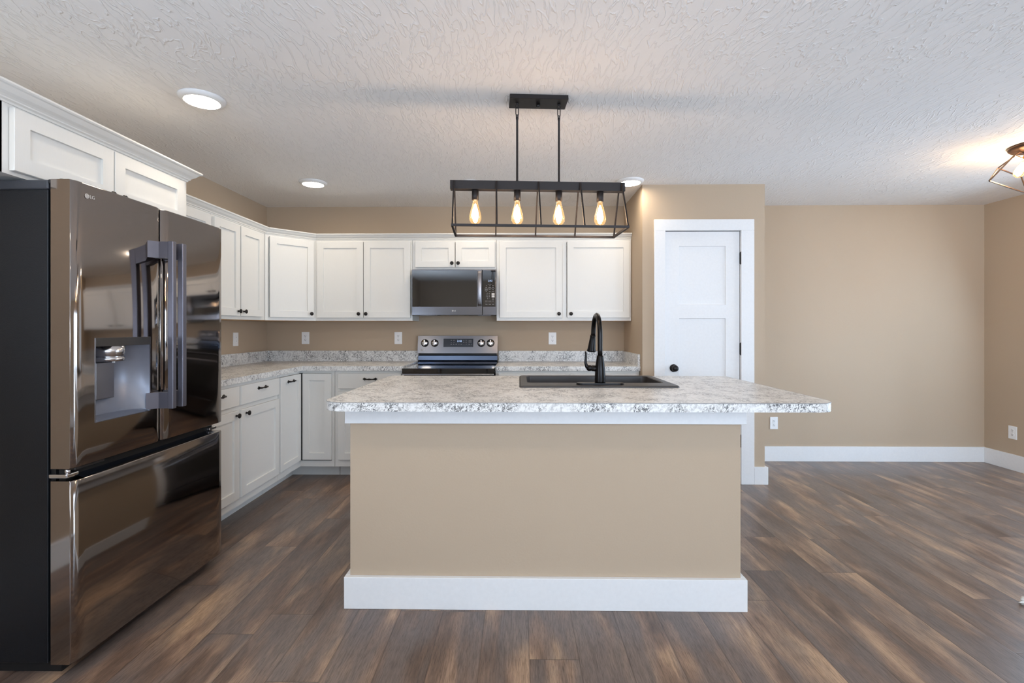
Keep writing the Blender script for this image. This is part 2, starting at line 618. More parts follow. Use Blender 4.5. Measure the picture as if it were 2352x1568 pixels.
# ------------------------------------------------------------------ setting
struct('floor', MB().box(XL - 0.1, XR + 0.1, YF - 0.1, YB + 0.1, -0.08, 0), FLOOR)
struct('ceiling', MB().box(XL - 0.1, XR + 0.1, YF - 0.1, YB + 0.1, HC, HC + 0.08), CEIL)
struct('wall_back', MB().box(XL - 0.1, XR + 0.1, YB, YB + 0.1, 0, HC), WALL)
LY0, LY1 = -2.1, -0.1
struct('wall_left', MB().box(XL - 0.1, XL, YF - 0.1, LY0, 0, HC).box(XL - 0.1, XL, LY1, YB, 0, HC).box(XL - 0.1, XL, LY0, LY1, 0, 0.7).box(XL - 0.1, XL, LY0, LY1, 2.14, HC), WALL)
wl = thing('window_3', None, None, (XL, (LY0 + LY1) / 2, 0.7)); wl['kind'] = 'structure'  # unseen opening in the left wall, added for its light
f = MB()
for p in (LY0, LY1 - 0.055, (LY0 + LY1) / 2 - 0.03):
    f.box(XL - 0.09, XL - 0.03, p, p + 0.055, 0.7, 2.14, 0.003)
f.box(XL - 0.09, XL - 0.03, LY0, LY1, 0.7, 0.75, 0.003).box(XL - 0.09, XL - 0.03, LY0, LY1, 2.09, 2.14, 0.003)
f.build('window_frame', TRIM, wl, (XL, (LY0 + LY1) / 2, 0.7))
MB().box(XL - 0.063, XL - 0.057, LY0 + 0.04, LY1 - 0.04, 0.74, 2.10).build('pane', PANE, wl, (XL, (LY0 + LY1) / 2, 0.7))
# right wall with the sliding door opening (y 2.22..4.12)
SY0, SY1, SZ = 2.22, 4.12, 2.04
struct('wall_right', MB().box(XR, XR + 0.1, SY1, YB, 0, HC).box(XR, XR + 0.1, YF - 0.1, SY0, 0, HC).box(XR, XR + 0.1, SY0, SY1, SZ, HC), WALL)
sd = thing('door_2', None, None, (XR, (SY0 + SY1) / 2, 0)); sd['kind'] = 'structure'
o_ = (XR, (SY0 + SY1) / 2, 0)
f = MB()
for a, b_ in ((SY0, SY0 + 0.07), (SY1 - 0.07, SY1), ((SY0 + SY1) / 2 - 0.05, (SY0 + SY1) / 2 + 0.05)):
    f.box(XR + 0.02, XR + 0.09, a, b_, 0, SZ, 0.003)
f.box(XR + 0.02, XR + 0.09, SY0, SY1, SZ - 0.07, SZ, 0.003).box(XR + 0.02, XR + 0.09, SY0, SY1, 0, 0.05, 0.003)
f.build('door_frame', TRIM, sd, o_)
MB().box(XR + 0.05, XR + 0.056, SY0 + 0.06, SY1 - 0.06, 0.04, SZ - 0.06).build('pane', PANE, sd, o_)
# rear wall with two unseen windows added for their light (behind the camera)
WZ0, WZ1 = 0.7, 2.14
wins = [(0.25, 2.25), (2.4, 4.2)]
rw = MB().box(XL, XR, YF - 0.1, YF, 0, WZ0).box(XL, XR, YF - 0.1, YF, WZ1, HC)
rw.box(XL, 0.25, YF - 0.1, YF, WZ0, WZ1).box(2.25, 2.4, YF - 0.1, YF, WZ0, WZ1).box(4.2, XR, YF - 0.1, YF, WZ0, WZ1)
struct('wall_front', rw, WALL)
for i, (a, b_) in enumerate(wins):
    wo = thing('window_%d' % (i + 1), None, None, ((a + b_) / 2, YF, WZ0)); wo['kind'] = 'structure'
    o_ = ((a + b_) / 2, YF, WZ0)
    f = MB()
    for p in (a, b_ - 0.05, (a + b_) / 2 - 0.03):
        f.box(p, p + 0.055, YF - 0.09, YF - 0.03, WZ0, WZ1, 0.003)
    f.box(a, b_, YF - 0.09, YF - 0.03, WZ0, WZ0 + 0.05, 0.003).box(a, b_, YF - 0.09, YF - 0.03, WZ1 - 0.05, WZ1, 0.003)
    f.build('window_frame', TRIM, wo, o_)
    MB().box(a + 0.04, b_ - 0.04, YF - 0.063, YF - 0.057, WZ0 + 0.04, WZ1 - 0.04).build('pane', PANE, wo, o_)

# pantry closet
PX0, PX1, PY = 1.008, 2.0, 3.98
DX0, DX1, DZ = 1.188, 1.806, 2.066
struct('wall_pantry_front', MB().box(PX0, DX0, PY, PY + 0.1, 0, HC).box(DX1, PX1, PY, PY + 0.1, 0, HC).box(DX0, DX1, PY, PY + 0.1, DZ, HC), WALL)
struct('wall_pantry_left', MB().box(PX0, PX0 + 0.1, PY + 0.1, YB, 0, HC), WALL)
struct('wall_pantry_right', MB().box(PX1 - 0.1, PX1, PY + 0.1, YB, 0, HC), WALL)
# casing
tr = MB().box(1.100, 1.191, PY - 0.018, PY, 0, 2.062, 0.002).box(1.803, 1.908, PY - 0.018, PY, 0, 2.062, 0.002)
tr.box(1.100, 1.908, PY - 0.018, PY, 2.062, 2.153, 0.002)
tr.box(DX0, DX0 + 0.004, PY, PY + 0.1, 0, DZ).box(DX1 - 0.004, DX1, PY, PY + 0.1, 0, DZ).box(DX0, DX1, PY, PY + 0.1, DZ - 0.004, DZ)
struct('trim_1', tr, TRIM)
# two-panel door slab
d1 = thing('door_1', None, None, (DX0, PY, 0)); d1['kind'] = 'structure'
def panel_door(x0, x1, z0, z1, yf, t, panels, rec=0.010):
    b = bmesh.new()
    xs = [x0, panels[0][0], panels[0][1], x1]
    zs = sorted({z0, z1} | {p[2] for p in panels} | {p[3] for p in panels})
    V = {}
    def v(i, k, y):
        key = (i, k, y)
        if key not in V:
            V[key] = b.verts.new((xs[i], y, zs[k]))
        return V[key]
    for i in range(3):
        for k in range(len(zs) - 1):
            hole = i == 1 and any(abs(zs[k] - p[2]) < 1e-6 and abs(zs[k + 1] - p[3]) < 1e-6 for p in panels)
            if not hole:
                b.faces.new((v(i, k, yf), v(i + 1, k, yf), v(i + 1, k + 1, yf), v(i, k + 1, yf)))
            else:
                e = 0.004
                inner = [b.verts.new((X_, yf + rec, Z_)) for X_, Z_ in ((xs[i] + e, zs[k] + e), (xs[i + 1] - e, zs[k] + e), (xs[i + 1] - e, zs[k + 1] - e), (xs[i] + e, zs[k + 1] - e))]
                outer = [v(i, k, yf), v(i + 1, k, yf), v(i + 1, k + 1, yf), v(i, k + 1, yf)]
                b.faces.new(inner)
                for q in range(4):
                    b.faces.new((outer[q], outer[(q + 1) % 4], inner[(q + 1) % 4], inner[q]))
    bmesh.ops.recalc_face_normals(b, faces=b.faces)
    m = MB()
    m._merge(b)
    m.box(x0, x1, yf + rec + 0.004, yf + t, z0, z1)
    m.box(x0, x0 + 0.01, yf + 0.0005, yf + t, z0, z1).box(x1 - 0.01, x1, yf + 0.0005, yf + t, z0, z1)
    return m
pd = panel_door(DX0 + 0.008, DX1 - 0.009, 0.012, 2.056, PY + 0.004, 0.036, [(1.307, 1.686, 0.26, 1.348), (1.307, 1.686, 1.459, 1.939)])
pd.build('door_slab', TRIM, d1, (DX0, PY, 0))
kn = MB().lathe([(0.0, 0), (0.030, 0.0), (0.032, 0.004), (0.028, 0.009), (0.013, 0.011), (0.012, 0.026), (0.021, 0.032), (0.0265, 0.042), (0.025, 0.054), (0.016, 0.062), (0, 0.064)], (1.262, PY + 0.004, 0.943), (0, -1, 0), 28)
kn.build('door_knob', KNOB, d1, (DX0, PY, 0))
for z in (1.838, 1.100, 0.352):
    MB().lathe([(0.0, -0.052), (0.006, -0.052), (0.0075, -0.046), (0.0075, 0.046), (0.006, 0.052), (0.0, 0.052)], (1.8055, PY - 0.008, z), (0, 0, 1), 14).box(1.798, 1.8055, PY - 0.006, PY + 0.004, z - 0.046, z + 0.046).build('hinge', KNOB, d1, (DX0, PY, 0))
MB().box(DX0 + 0.001, DX0 + 0.0078, PY + 0.006, PY + 0.03, 0.90, 0.985).build('strike_plate', KNOB, d1, (DX0, PY, 0))

# baseboards (0.14 m flat boards)
BB = 0.142
struct('baseboard_back', MB().box(PX1, XR, YB - 0.016, YB, 0, BB, 0.0015), TRIM)
struct('baseboard_right', MB().box(XR - 0.016, XR, SY1 + 0.06, YB - 0.016, 0, BB, 0.0015).box(XR - 0.016, XR, YF + 0.016, SY0 - 0.06, 0, BB, 0.0015), TRIM)
struct('baseboard_pantry', MB().box(1.908, PX1 + 0.02, PY - 0.018, PY, 0, BB, 0.0015).box(PX1, PX1 + 0.02, PY, YB - 0.016, 0, BB, 0.0015), TRIM)
struct('baseboard_front', MB().box(XL, XR, YF, YF + 0.016, 0, BB, 0.0015), TRIM)
struct('baseboard_left', MB().box(XL, XL + 0.016, YF + 0.016, 1.5, 0, BB, 0.0015), TRIM)
struct('trim_2', MB().box(XR - 0.016, XR, SY0 - 0.06, SY0, 0, SZ, 0.002).box(XR - 0.016, XR, SY1, SY1 + 0.06, 0, SZ, 0.002).box(XR - 0.016, XR, SY0 - 0.06, SY1 + 0.06, SZ, SZ + 0.06, 0.002), TRIM)

# ------------------------------------------------------------------ cabinets
def knob_mb(x, z, yf):
    return MB().lathe([(0.0, 0), (0.007, 0), (0.0065, 0.004), (0.0055, 0.012), (0.008, 0.016), (0.0145, 0.019), (0.0165, 0.022), (0.015, 0.0265), (0.009, 0.029), (0, 0.030)], (x, yf, z), (0, -1, 0), 20)

def pull_mb(x, z, yf, w_=0.106):
    m = MB()
    h = w_ / 2
    for s in (-1, 1):
        c = x + s * h * 0.74
        # flared spade shaped mounting plate
        b = bmesh.new()
        pts = [(0, 0.008), (0.010, 0.013), (0.016, 0.005), (0.026, 0.0), (0.016, -0.005), (0.010, -0.013), (0, -0.008), (-0.008, -0.006), (-0.008, 0.006)]
        f0 = [b.verts.new((c + s * px, yf, z + pz)) for px, pz in pts]
        f1 = [b.verts.new((c + s * px * 0.9, yf - 0.004, z + pz * 0.9)) for px, pz in pts]
        b.faces.new(f0); b.faces.new(f1)
        for i in range(len(pts)):
            j = (i + 1) % len(pts)
            b.faces.new((f0[i], f0[j], f1[j], f1[i]))
        bmesh.ops.recalc_face_normals(b, faces=b.faces)
        m._merge(b)
        m.lathe([(0.0, 0), (0.007, 0), (0.006, 0.020), (0, 0.022)], (c, yf, z), (0, -1, 0), 12)
    pts = [(x - h * 0.74 + h * 1.48 * t, yf - 0.020 - 0.006 * math.sin(PI * t), z) for t in [i / 8 for i in range(9)]]
    m.tube(pts, [0.0055, 0.0045, 0.0045, 0.0055, 0.0075, 0.0055, 0.0045, 0.0045, 0.0055], 10)
    return m

def cabinet(name, label, loc, rz, w_, z0, z1, dep, stiles, fronts, group=None, toe=False, underside=False, cat='cabinet'):
    """local: x 0..w, front at y=0 facing -y, body towards +y. fronts: (kind,x0,x1,z0,z1,pull)"""
    t = thing(name, label, cat, loc, rz, group)
    FT = 0.019
    body = MB()
    zb = z0 + (0.105 if toe else 0)
    # carcass as panels so sinks and goods can sit inside
    body.box(0.001, 0.017, FT, dep, zb, z1).box(w_ - 0.017, w_ - 0.001, FT, dep, zb, z1)
    body.box(0.017, w_ - 0.017, dep - 0.012, dep, zb, z1).box(0.017, w_ - 0.017, FT, dep - 0.012, zb + 0.006, zb + 0.022)
    if not toe:
        body.box(0.017, w_ - 0.017, FT, dep - 0.012, z1 - 0.016, z1)
    body.build('carcass', CAB, t)
    if underside:
        MB().box(0.002, w_ - 0.002, FT + 0.001, dep - 0.001, zb - 0.0015, zb + 0.005).build('underside', MAPLE, t)['label'] = 'natural maple coloured underside panel'
    ff = MB()
    sw = 0.038
    for x in [0.0] + list(stiles) + [w_ - sw]:
        ff.box(x, x + sw, 0, FT, zb, z1, 0.0006)
    ff.box(sw, w_ - sw, 0.0004, FT, zb, zb + (0.068 if toe else 0.035)).box(sw, w_ - sw, 0.0004, FT, z1 - 0.035, z1)
    if any(k == 'drawer' for k, *_ in fronts):
        zz = [f_[3] for f_ in fronts if f_[0] == 'drawer'][0]
        ff.box(sw, w_ - sw, 0.0008, FT, zz - 0.04, zz + 0.006)
    ff.build('face_frame', CAB, t)
    if toe:
        MB().box(0.001, w_ - 0.001, 0.118, 0.13, z0, zb + 0.004).box(0.001, w_ - 0.001, FT, 0.13, zb, zb + 0.006).build('toe_kick', CAB, t)
    for kind, a, b_, c, d, pull in fronts:
        yf = -0.021
        if kind == 'door':
            o = MB().shaker(a, b_, c, d, yf).build('door', CAB, t)
        else:
            o = MB().box(a, b_, yf, yf + 0.019, c, d, 0.0015).build('drawer', CAB, t)
        if pull:
            pk, px, pz = pull
            if pk == 'knob':
                knob_mb(px, pz, yf).build('knob', KNOB, o)
            else:
                pull_mb(px, pz, yf).build('handle', KNOB, o)
    return t

UZ0, UZ1 = 1.335, 2.075
UF = YB - 0.305               # face frame plane of the back-wall uppers
G_U = 'white upper cabinets'
DZ0, DZ1 = 1.362, 2.047
KZ = 1.397
def ub(name, label, x0, x1, stiles, fr, z0=UZ0, under=True):
    return cabinet(name, label, (x0, UF, 0), 0, x1 - x0, z0, UZ1, 0.303, [s - x0 for s in stiles],
                   [(k, a - x0, b_ - x0, c, d, (p[0], p[1] - x0, p[2]) if p else None) for k, a, b_, c, d, p in fr], G_U, False, under)
ub('upper_cabinet', 'white two-door upper cabinet on the back wall directly left of the microwave', -1.838, -0.962, [],
   [('door', -1.822, -1.404, DZ0, DZ1, ('knob', -1.438, KZ)), ('door', -1.398, -0.976, DZ0, DZ1, ('knob', -1.372, KZ))])
ub('upper_cabinet', 'short white two-door cabinet directly above the microwave', -0.960, -0.203, [],
   [('door', -0.932, -0.576, 1.815, DZ1, ('knob', -0.600, 1.850)), ('door', -0.570, -0.215, 1.815, DZ1, ('knob', -0.544, 1.850))], 1.79, False)
ub('upper_cabinet', 'wide white upper cabinet with two separated doors right of the microwave', -0.201, 1.005, [0.390],
   [('door', -0.174, 0.388, DZ0, DZ1, ('knob', 0.357, KZ)), ('door', 0.432, 0.990, DZ0, DZ1, ('knob', 0.464, KZ))])
# diagonal corner cabinet: pentagon body
cc = thing('corner_upper_cabinet', 'white diagonal corner upper cabinet with a single door', 'cabinet', (-2.140, 4.062, 0), math.atan2(4.37 - 4.062, -1.838 + 2.140), G_U)
ang = math.atan2(4.37 - 4.062, -1.838 + 2.140)
Wd = math.hypot(4.37 - 4.062, -1.838 + 2.140)
inv = Matrix.Rotation(-ang, 2)
def loc2(p):
    return tuple(inv @ (Vector(p) - Vector((-2.140, 4.062))))
pent = [loc2(p) for p in ((-2.140, 4.062), (-1.838, 4.37), (-1.838, YB - 0.002), (XL + 0.002, YB - 0.002), (XL + 0.002, 4.062))]
pent_in = [(x + (0.0 if i > 1 else 0.0), y + (0.019 if i < 2 else 0)) for i, (x, y) in enumerate(pent)]
MB().prism([(0.003, 0.019), (Wd - 0.003, 0.019)] + pent[2:], UZ0 + 0.005, UZ1).build('carcass', CAB, cc)
MB().prism([(0.003, 0.019), (Wd - 0.003, 0.019)] + pent[2:], UZ0 - 0.001, UZ0 + 0.0045).build('underside', MAPLE, cc)['label'] = 'natural maple coloured underside panel'
fr_ = MB().box(0.0, 0.028, 0, 0.019, UZ0, UZ1).box(Wd - 0.038, Wd, 0, 0.019, UZ0, UZ1).box(0.028, Wd - 0.038, 0.0004, 0.019, UZ0, UZ0 + 0.035).box(0.028, Wd - 0.038, 0.0004, 0.019, UZ1 - 0.035, UZ1)
fr_.build('face_frame', CAB, cc)
dd = MB().shaker(0.032, Wd - 0.026, DZ0, DZ1, -0.021).build('door', CAB, cc)
knob_mb(Wd - 0.055, KZ, -0.021).build('knob', KNOB, dd)

# left-wall uppers (turned to face +x): local x = world y
LF = -2.140
def ul(name, label, y0, y1, stiles, fr, face=LF, z0=UZ0, dep=0.303, under=True, z1=UZ1):
    return cabinet(name, label, (face, y0, 0), PI / 2, y1 - y0, z0, z1, dep, [s - y0 for s in stiles],
                   [(k, a - y0, b_ - y0, c, d, (p[0], p[1] - y0, p[2]) if p else None) for k, a, b_, c, d, p in fr], G_U, False, under)
ul('upper_cabinet', 'white two-door upper cabinet on the left wall beside the diagonal corner cabinet', 3.338, 4.058, [],
   [('door', 3.352, 3.662, DZ0, DZ1, ('knob', 3.632, KZ)), ('door', 3.676, 3.990, DZ0, DZ1, ('knob', 3.706, KZ))])
ul('upper_cabinet', 'white upper cabinet mostly hidden behind the refrigerator', 2.652, 3.336, [],
   [('door', 2.668, 2.985, DZ0, DZ1, None), ('door', 2.991, 3.312, DZ0, DZ1, None)])
FZ0 = 1.822
fc = ul('over_refrigerator_cabinet', 'deep white two-door cabinet above the refrigerator', 1.585, 2.648, [1.62, 1.656, 1.685],
   [('door', 1.717, 2.146, 1.836, 2.062, ('knob', 2.118, 1.857)), ('door', 2.152, 2.606, 1.836, 2.062, ('knob', 2.180, 1.857))],
   face=-1.832, z0=FZ0, dep=0.610, under=False, z1=2.085)
MB().box(2.626 - 1.585, 2.648 - 1.585, 0.001, 0.60, 1.80, FZ0 + 0.001).build('filler', CAB, fc)

# crown mouldings
def crown_prof(z0, h=0.052, out=0.046):
    pts = [(0.0006, 0), (0.004, 0), (0.006, 0.006), (0.012, 0.010), (0.012, 0.014), (0.017, 0.019), (0.026, 0.026), (0.034, 0.036), (0.037, 0.040), (0.043, 0.042), (0.046, 0.046), (0.046, 0.052), (0.0006, 0.052)]
    return [(a * out / 0.046 if a > 0 else a, z0 + b_ * h / 0.052) for a, b_ in pts]
cz = UZ1 - 0.012
crown_path = [(LF + 0.0, 2.652), (LF, 4.062), (-1.838, UF), (1.005, UF)]
tag(MB().sweep(crown_path, crown_prof(cz)).build('crown_molding', CAB), 'white crown molding running along the tops of the corner and back wall upper cabinets', 'molding')
tag(MB().sweep([(-1.832, 1.585), (-1.832, 2.648), (-2.088, 2.648)], crown_prof(2.074, 0.060, 0.056)).build('crown_molding', CAB), 'white crown molding on the deep cabinet above the refrigerator', 'molding')

# base cabinets
BF = YB - 0.61                # back run face
BLF = -1.842                  # left run face
BZ = 0.910
G_B = 'white base cabinets'
def bb(label, x0, x1, stiles, fr):
    return cabinet('base_cabinet', label, (x0, BF, 0), 0, x1 - x0, 0, BZ, 0.606, [s - x0 for s in stiles],
                   [(k, a - x0, b_ - x0, c, d, (p[0], p[1] - x0, p[2]) if p else None) for k, a, b_, c, d, p in fr], G_B, True)
bb('white base cabinet with one drawer between the corner and the left side of the range', -1.548, -0.966, [],
   [('drawer', -1.516, -0.985, 0.762, 0.888, ('pull', -1.246, 0.843)), ('door', -1.516, -0.985, 0.165, 0.735, ('knob', -1.02, 0.70))])
bb('white base cabinet right of the range, mostly hidden behind the island', -0.196, 1.004, [0.385],
   [('drawer', -0.172, 0.385, 0.762, 0.888, ('pull', 0.107, 0.843)), ('drawer', 0.425, 0.985, 0.762, 0.888, ('pull', 0.705, 0.843)),
    ('door', -0.172, 0.385, 0.165, 0.735, ('knob', 0.35, 0.70)), ('door', 0.425, 0.985, 0.165, 0.735, ('knob', 0.46, 0.70))])
cabinet('base_cabinet', 'white base cabinet with two drawers and two doors between refrigerator and corner', (BLF, 2.685, 0), PI / 2, 3.676 - 2.685, 0, BZ, 0.600, [3.130 - 2.685],
        [('drawer', 0.018, 0.453, 0.765, 0.890, ('pull', 0.236, 0.848)), ('drawer', 0.478, 0.979, 0.765, 0.890, ('pull', 0.733, 0.850)),
         ('door', 0.018, 0.453, 0.160, 0.733, ('knob', 0.415, 0.704)), ('door', 0.478, 0.979, 0.160, 0.733, ('knob', 0.530, 0.704))], G_B, True)
# corner base cabinet with a folding corner door
cb = thing('corner_base_cabinet', 'white corner base cabinet with two narrow doors meeting in the inside corner', 'cabinet', (BLF, BF, 0), 0, G_B)
oc = (BLF, BF, 0)
Lp = [(XL + 0.002, 3.680), (BLF - 0.02, 3.680), (BLF - 0.02, BF + 0.02), (-1.552, BF + 0.02), (-1.552, YB - 0.002), (XL + 0.002, YB - 0.002)]
MB().prism(Lp, 0.105, BZ).build('carcass', CAB, cb, oc)
MB().box(BLF - 0.019, BLF, 3.680, 3.692, 0.105, BZ).box(-1.575, -1.551, BF, BF + 0.019, 0.105, BZ).box(BLF - 0.019, BLF - 0.0004, 3.692, BF + 0.019, BZ - 0.02, BZ).box(BLF - 0.019, BLF - 0.0004, 3.692, BF + 0.019, 0.105, 0.155)\
    .box(BLF, -1.575, BF + 0.0004, BF + 0.019, BZ - 0.02, BZ).box(BLF, -1.575, BF + 0.0004, BF + 0.019, 0.105, 0.155).build('face_frame', CAB, cb, oc)
MB().box(BLF - 0.130, BLF - 0.118, 3.680, BF + 0.118, 0, 0.106).box(BLF - 0.130, -1.552, BF + 0.118, BF + 0.130, 0, 0.106).build('toe_kick', CAB, cb, oc)
m = MB().shaker(0, 0.345, 0.165, 0.888, 0, rail=0.047)
bmesh.ops.transform(m.bm, matrix=Matrix.Translation((BLF + 0.021, 3.688, 0)) @ Matrix.Rotation(PI / 2, 4, 'Z'), verts=m.bm.verts)
dA = m.build('door', CAB, cb, oc)
m = pull_mb(0.165, 0.845, 0)
bmesh.ops.transform(m.bm, matrix=Matrix.Translation((BLF + 0.021, 3.688, 0)) @ Matrix.Rotation(PI / 2, 4, 'Z'), verts=m.bm.verts)
m.build('handle', KNOB, dA, oc)
MB().shaker(BLF + 0.0255, -1.574, 0.165, 0.888, BF - 0.021).build('door', CAB, cb, oc)
MB().box(BLF + 0.001, BLF + 0.0235, BF - 0.018, BF + 0.0, 0.16, 0.89).build('corner_gap', DARK, cb, oc)  # dark strip stands in for shade in the slit; carcass behind is white

# ------------------------------------------------------------------ worktops
CT, CB_ = 0.951, 0.912
CFY = BF - 0.027               # front edge, back run
CFX = BLF + 0.027
t = tag(MB().prism([(XL + 0.001, 2.680), (CFX, 2.680), (CFX, CFY), (-0.966, CFY), (-0.966, YB - 0.001), (XL + 0.001, YB - 0.001)], CB_, CT).build('kitchen_countertop', GRAN),
        'speckled grey granite-look countertop turning the corner left of the range', 'countertop')
MB().box(XL + 0.001, XL + 0.021, 2.680, YB - 0.021, CT, CT + 0.100, 0.001).box(XL + 0.001, -0.966, YB - 0.021, YB - 0.001, CT, CT + 0.100, 0.001).build('backsplash', GRAN, t)
t = tag(MB().box(-0.196, PX0 - 0.001, CFY, YB - 0.001, CB_, CT, 0.001).build('kitchen_countertop', GRAN),
        'speckled grey granite-look countertop between the range and the pantry wall', 'countertop')
MB().box(-0.196, PX0 - 0.002, YB - 0.021, YB - 0.001, CT, CT + 0.100, 0.001).box(PX0 - 0.021, PX0 - 0.001, CFY + 0.01, YB - 0.021, CT, CT + 0.100, 0.001).build('backsplash', GRAN, t)

# ------------------------------------------------------------------ island
IX0, IX1, IY0, IY1 = -0.770, 1.000, 2.206, 3.215
isl = thing('kitchen_island', 'tan painted kitchen island with white baseboard in the middle of the room', 'island', ((IX0 + IX1) / 2, (IY0 + IY1) / 2, 0))
oi = ((IX0 + IX1) / 2, (IY0 + IY1) / 2, 0)
MB().box(IX0, IX1, IY0, IY0 + 0.115, 0, 0.912).box(IX0, IX0 + 0.02, IY0 + 0.115, IY1 - 0.02, 0, 0.912).box(IX1 - 0.02, IX1, IY0 + 0.115, IY1 - 0.02, 0, 0.912).build('painted_wall_panel', WALL, isl, oi)
t_ = 0.022
ib = MB().box(IX0 - t_, IX1 + t_, IY0 - t_, IY0, 0, 0.143, 0.0015).box(IX0 - t_, IX0, IY0, IY1 - 0.09, 0, 0.143, 0.0015).box(IX1, IX1 + t_, IY0, IY1 - 0.09, 0, 0.143, 0.0015)
ib.build('island_baseboard', TRIM, isl, oi)['label'] = 'tall flat white baseboard'
ib = MB().box(IX0 - 0.019, IX1 + 0.019, IY0 - 0.019, IY0, 0.838, 0.911, 0.001).box(IX0 - 0.019, IX0, IY0, IY1 - 0.02, 0.838, 0.911, 0.001).box(IX1, IX1 + 0.019, IY0, IY1 - 0.02, 0.838, 0.911, 0.001)
ib.build('top_trim_board', TRIM, isl, oi)['label'] = 'white trim board under the countertop'
MB().box(IX0 + 0.02, IX1 - 0.02, IY1 - 0.02, IY1, 0.105, 0.912).box(IX0 + 0.02, IX1 - 0.02, IY1 - 0.1, IY1 - 0.085, 0, 0.105).box(IX0 + 0.02, IX1 - 0.02, IY0 + 0.115, IY1 - 0.02, 0.1, 0.116).build('face_frame', CAB, isl, oi)
for a, b_ in ((-0.735, -0.32), (-0.30, 0.02), (0.04, 0.435), (0.455, 0.85)):
    m = MB().shaker(-b_, -a, 0.165, 0.735, 0)
    bmesh.ops.transform(m.bm, matrix=Matrix.Translation((0, IY1 + 0.021, 0)) @ Matrix.Rotation(PI, 4, 'Z'), verts=m.bm.verts)
    m.build('door', CAB, isl, oi)
    MB().box(a, b_, IY1 + 0.001, IY1 + 0.020, 0.762, 0.888, 0.0015).build('drawer', CAB, isl, oi)

def rrect(x0, x1, y0, y1, r, n=10):
    rs = r if isinstance(r, (list, tuple)) else (r,) * 4
    out = []
    for (cx, cy, a0), q in zip(((x0, y0, PI), (x1, y0, 1.5 * PI), (x1, y1, 0), (x0, y1, 0.5 * PI)), rs):
        sx = 1 if cx == x0 else -1
        sy = 1 if cy == y0 else -1
        for k in range(n + 1):
            a = a0 + PI / 2 * k / n
            out.append((cx + sx * q + q * math.cos(a), cy + sy * q + q * math.sin(a)))
    return out
outer = rrect(-0.858, 1.365, 2.072, 3.245, [0.10, 0.10, 0.04, 0.04], 14)
hole = rrect(0.022, 0.842, 2.628, 3.150, 0.02, 4)
ict = MB().prism(outer, CB_, CT, [hole])
ico = tag(ict.build('island_countertop', GRAN), 'speckled grey granite-look countertop with rounded corners on the island', 'countertop')
# thin rolled lip line of the laminate edge
lip = MB().tube([(x, y, CT - 0.0012) for x, y in outer], 0.0016, 6, True)
lip.build('edge_seam', simple('laminate_seam', lin(150, 150, 150), 0.4), ico)

# ------------------------------------------------------------------ sink
sk = thing('kitchen_sink', 'black composite drop-in sink in the island countertop', 'sink', (0.433, 2.88, CT))
osk = (0.433, 2.88, CT)
def loops_mesh(loops):
    b = bmesh.new()
    R_ = [[b.verts.new(p) for p in lp] for lp in loops]
    for A, B in zip(R_, R_[1:]):
        n = len(A)
        for i in range(n):
            j = (i + 1) % n
            b.faces.new((A[i], A[j], B[j], B[i]))
    b.faces.new(R_[-1])
    bmesh.ops.recalc_face_normals(b, faces=b.faces)
    return b
SX0, SX1, SY0_, SY1_ = 0.002, 0.862, 2.592, 3.175
def lp(dx0, dx1, dy0, dy1, z, r, n=6):
    return [(x, y, z) for x, y in rrect(SX0 + dx0, SX1 - dx1, SY0_ + dy0, SY1_ - dy1, r, n)]
lpz = [lp(0, 0, 0, 0, CT + 0.0005, 0.03), lp(0.002, 0.002, 0.002, 0.002, CT + 0.007, 0.028), lp(0.008, 0.008, 0.008, 0.008, CT + 0.0105, 0.024),
       lp(0.042, 0.042, 0.150, 0.030, CT + 0.0105, 0.03), lp(0.046, 0.046, 0.154, 0.034, CT + 0.006, 0.03), lp(0.052, 0.052, 0.160, 0.040, CT - 0.185, 0.04), lp(0.085, 0.085, 0.19, 0.07, CT - 0.20, 0.03)]
m = MB(); m._merge(loops_mesh(lpz)); m.build('basin', SINK, sk, osk)
MB().lathe([(0, 0.0), (0.045, 0.0), (0.045, 0.004), (0.03, 0.004), (0.028, 0.001), (0, 0.001)], (0.43, 2.94, CT - 0.1995)).build('drain', CHROME, sk, osk)

# ------------------------------------------------------------------ faucet
FX, FY, FZ = 0.444, 2.665, CT + 0.0108
fa = thing('kitchen_faucet', 'tall black gooseneck pull-down faucet on the island sink', 'faucet', (FX, FY, FZ))
of = (FX, FY, FZ)
plate = rrect(FX - 0.130, FX + 0.130, FY - 0.030, FY + 0.030, 0.0299, 10)
m = MB(); b = bmesh.new()
R0 = [[b.verts.new((FX + (x - FX) * s1, FY + (y - FY) * s1, FZ + z)) for x, y in plate] for s1, z in ((1, 0), (1, 0.006), (0.985, 0.009))]
for A, B in zip(R0, R0[1:]):
    for i in range(len(A)):
        b.faces.new((A[i], A[(i + 1) % len(A)], B[(i + 1) % len(A)], B[i]))
b.faces.new(R0[0]); b.faces.new(R0[-1])
bmesh.ops.recalc_face_normals(b, faces=b.faces)
m._merge(b); m.build('base_plate', FAUC, fa, of)
MB().lathe([(0, 0.009), (0.0285, 0.009), (0.0290, 0.016), (0.0285, 0.05), (0.0270, 0.085), (0.0235, 0.115), (0.0185, 0.150), (0.0172, 0.158), (0, 0.158)], (FX, FY, FZ), (0, 0, 1), 32).build('body', FAUC, fa, of)
pts = [(FX, FY, FZ + 0.155)]
Rr = 0.100
ztop = 1.356 - 0.0135 - Rr
pts += [(FX, FY, FZ + 0.155 + (ztop - FZ - 0.155) * k / 4) for k in range(1, 5)]
for k in range(1, 17):
    a = PI * k / 16
    pts.append((FX - 0.006 * k / 16, FY + Rr - Rr * math.cos(a), ztop + Rr * math.sin(a)))
pts.append((FX - 0.008, FY + 2 * Rr + 0.001, ztop - 0.02))
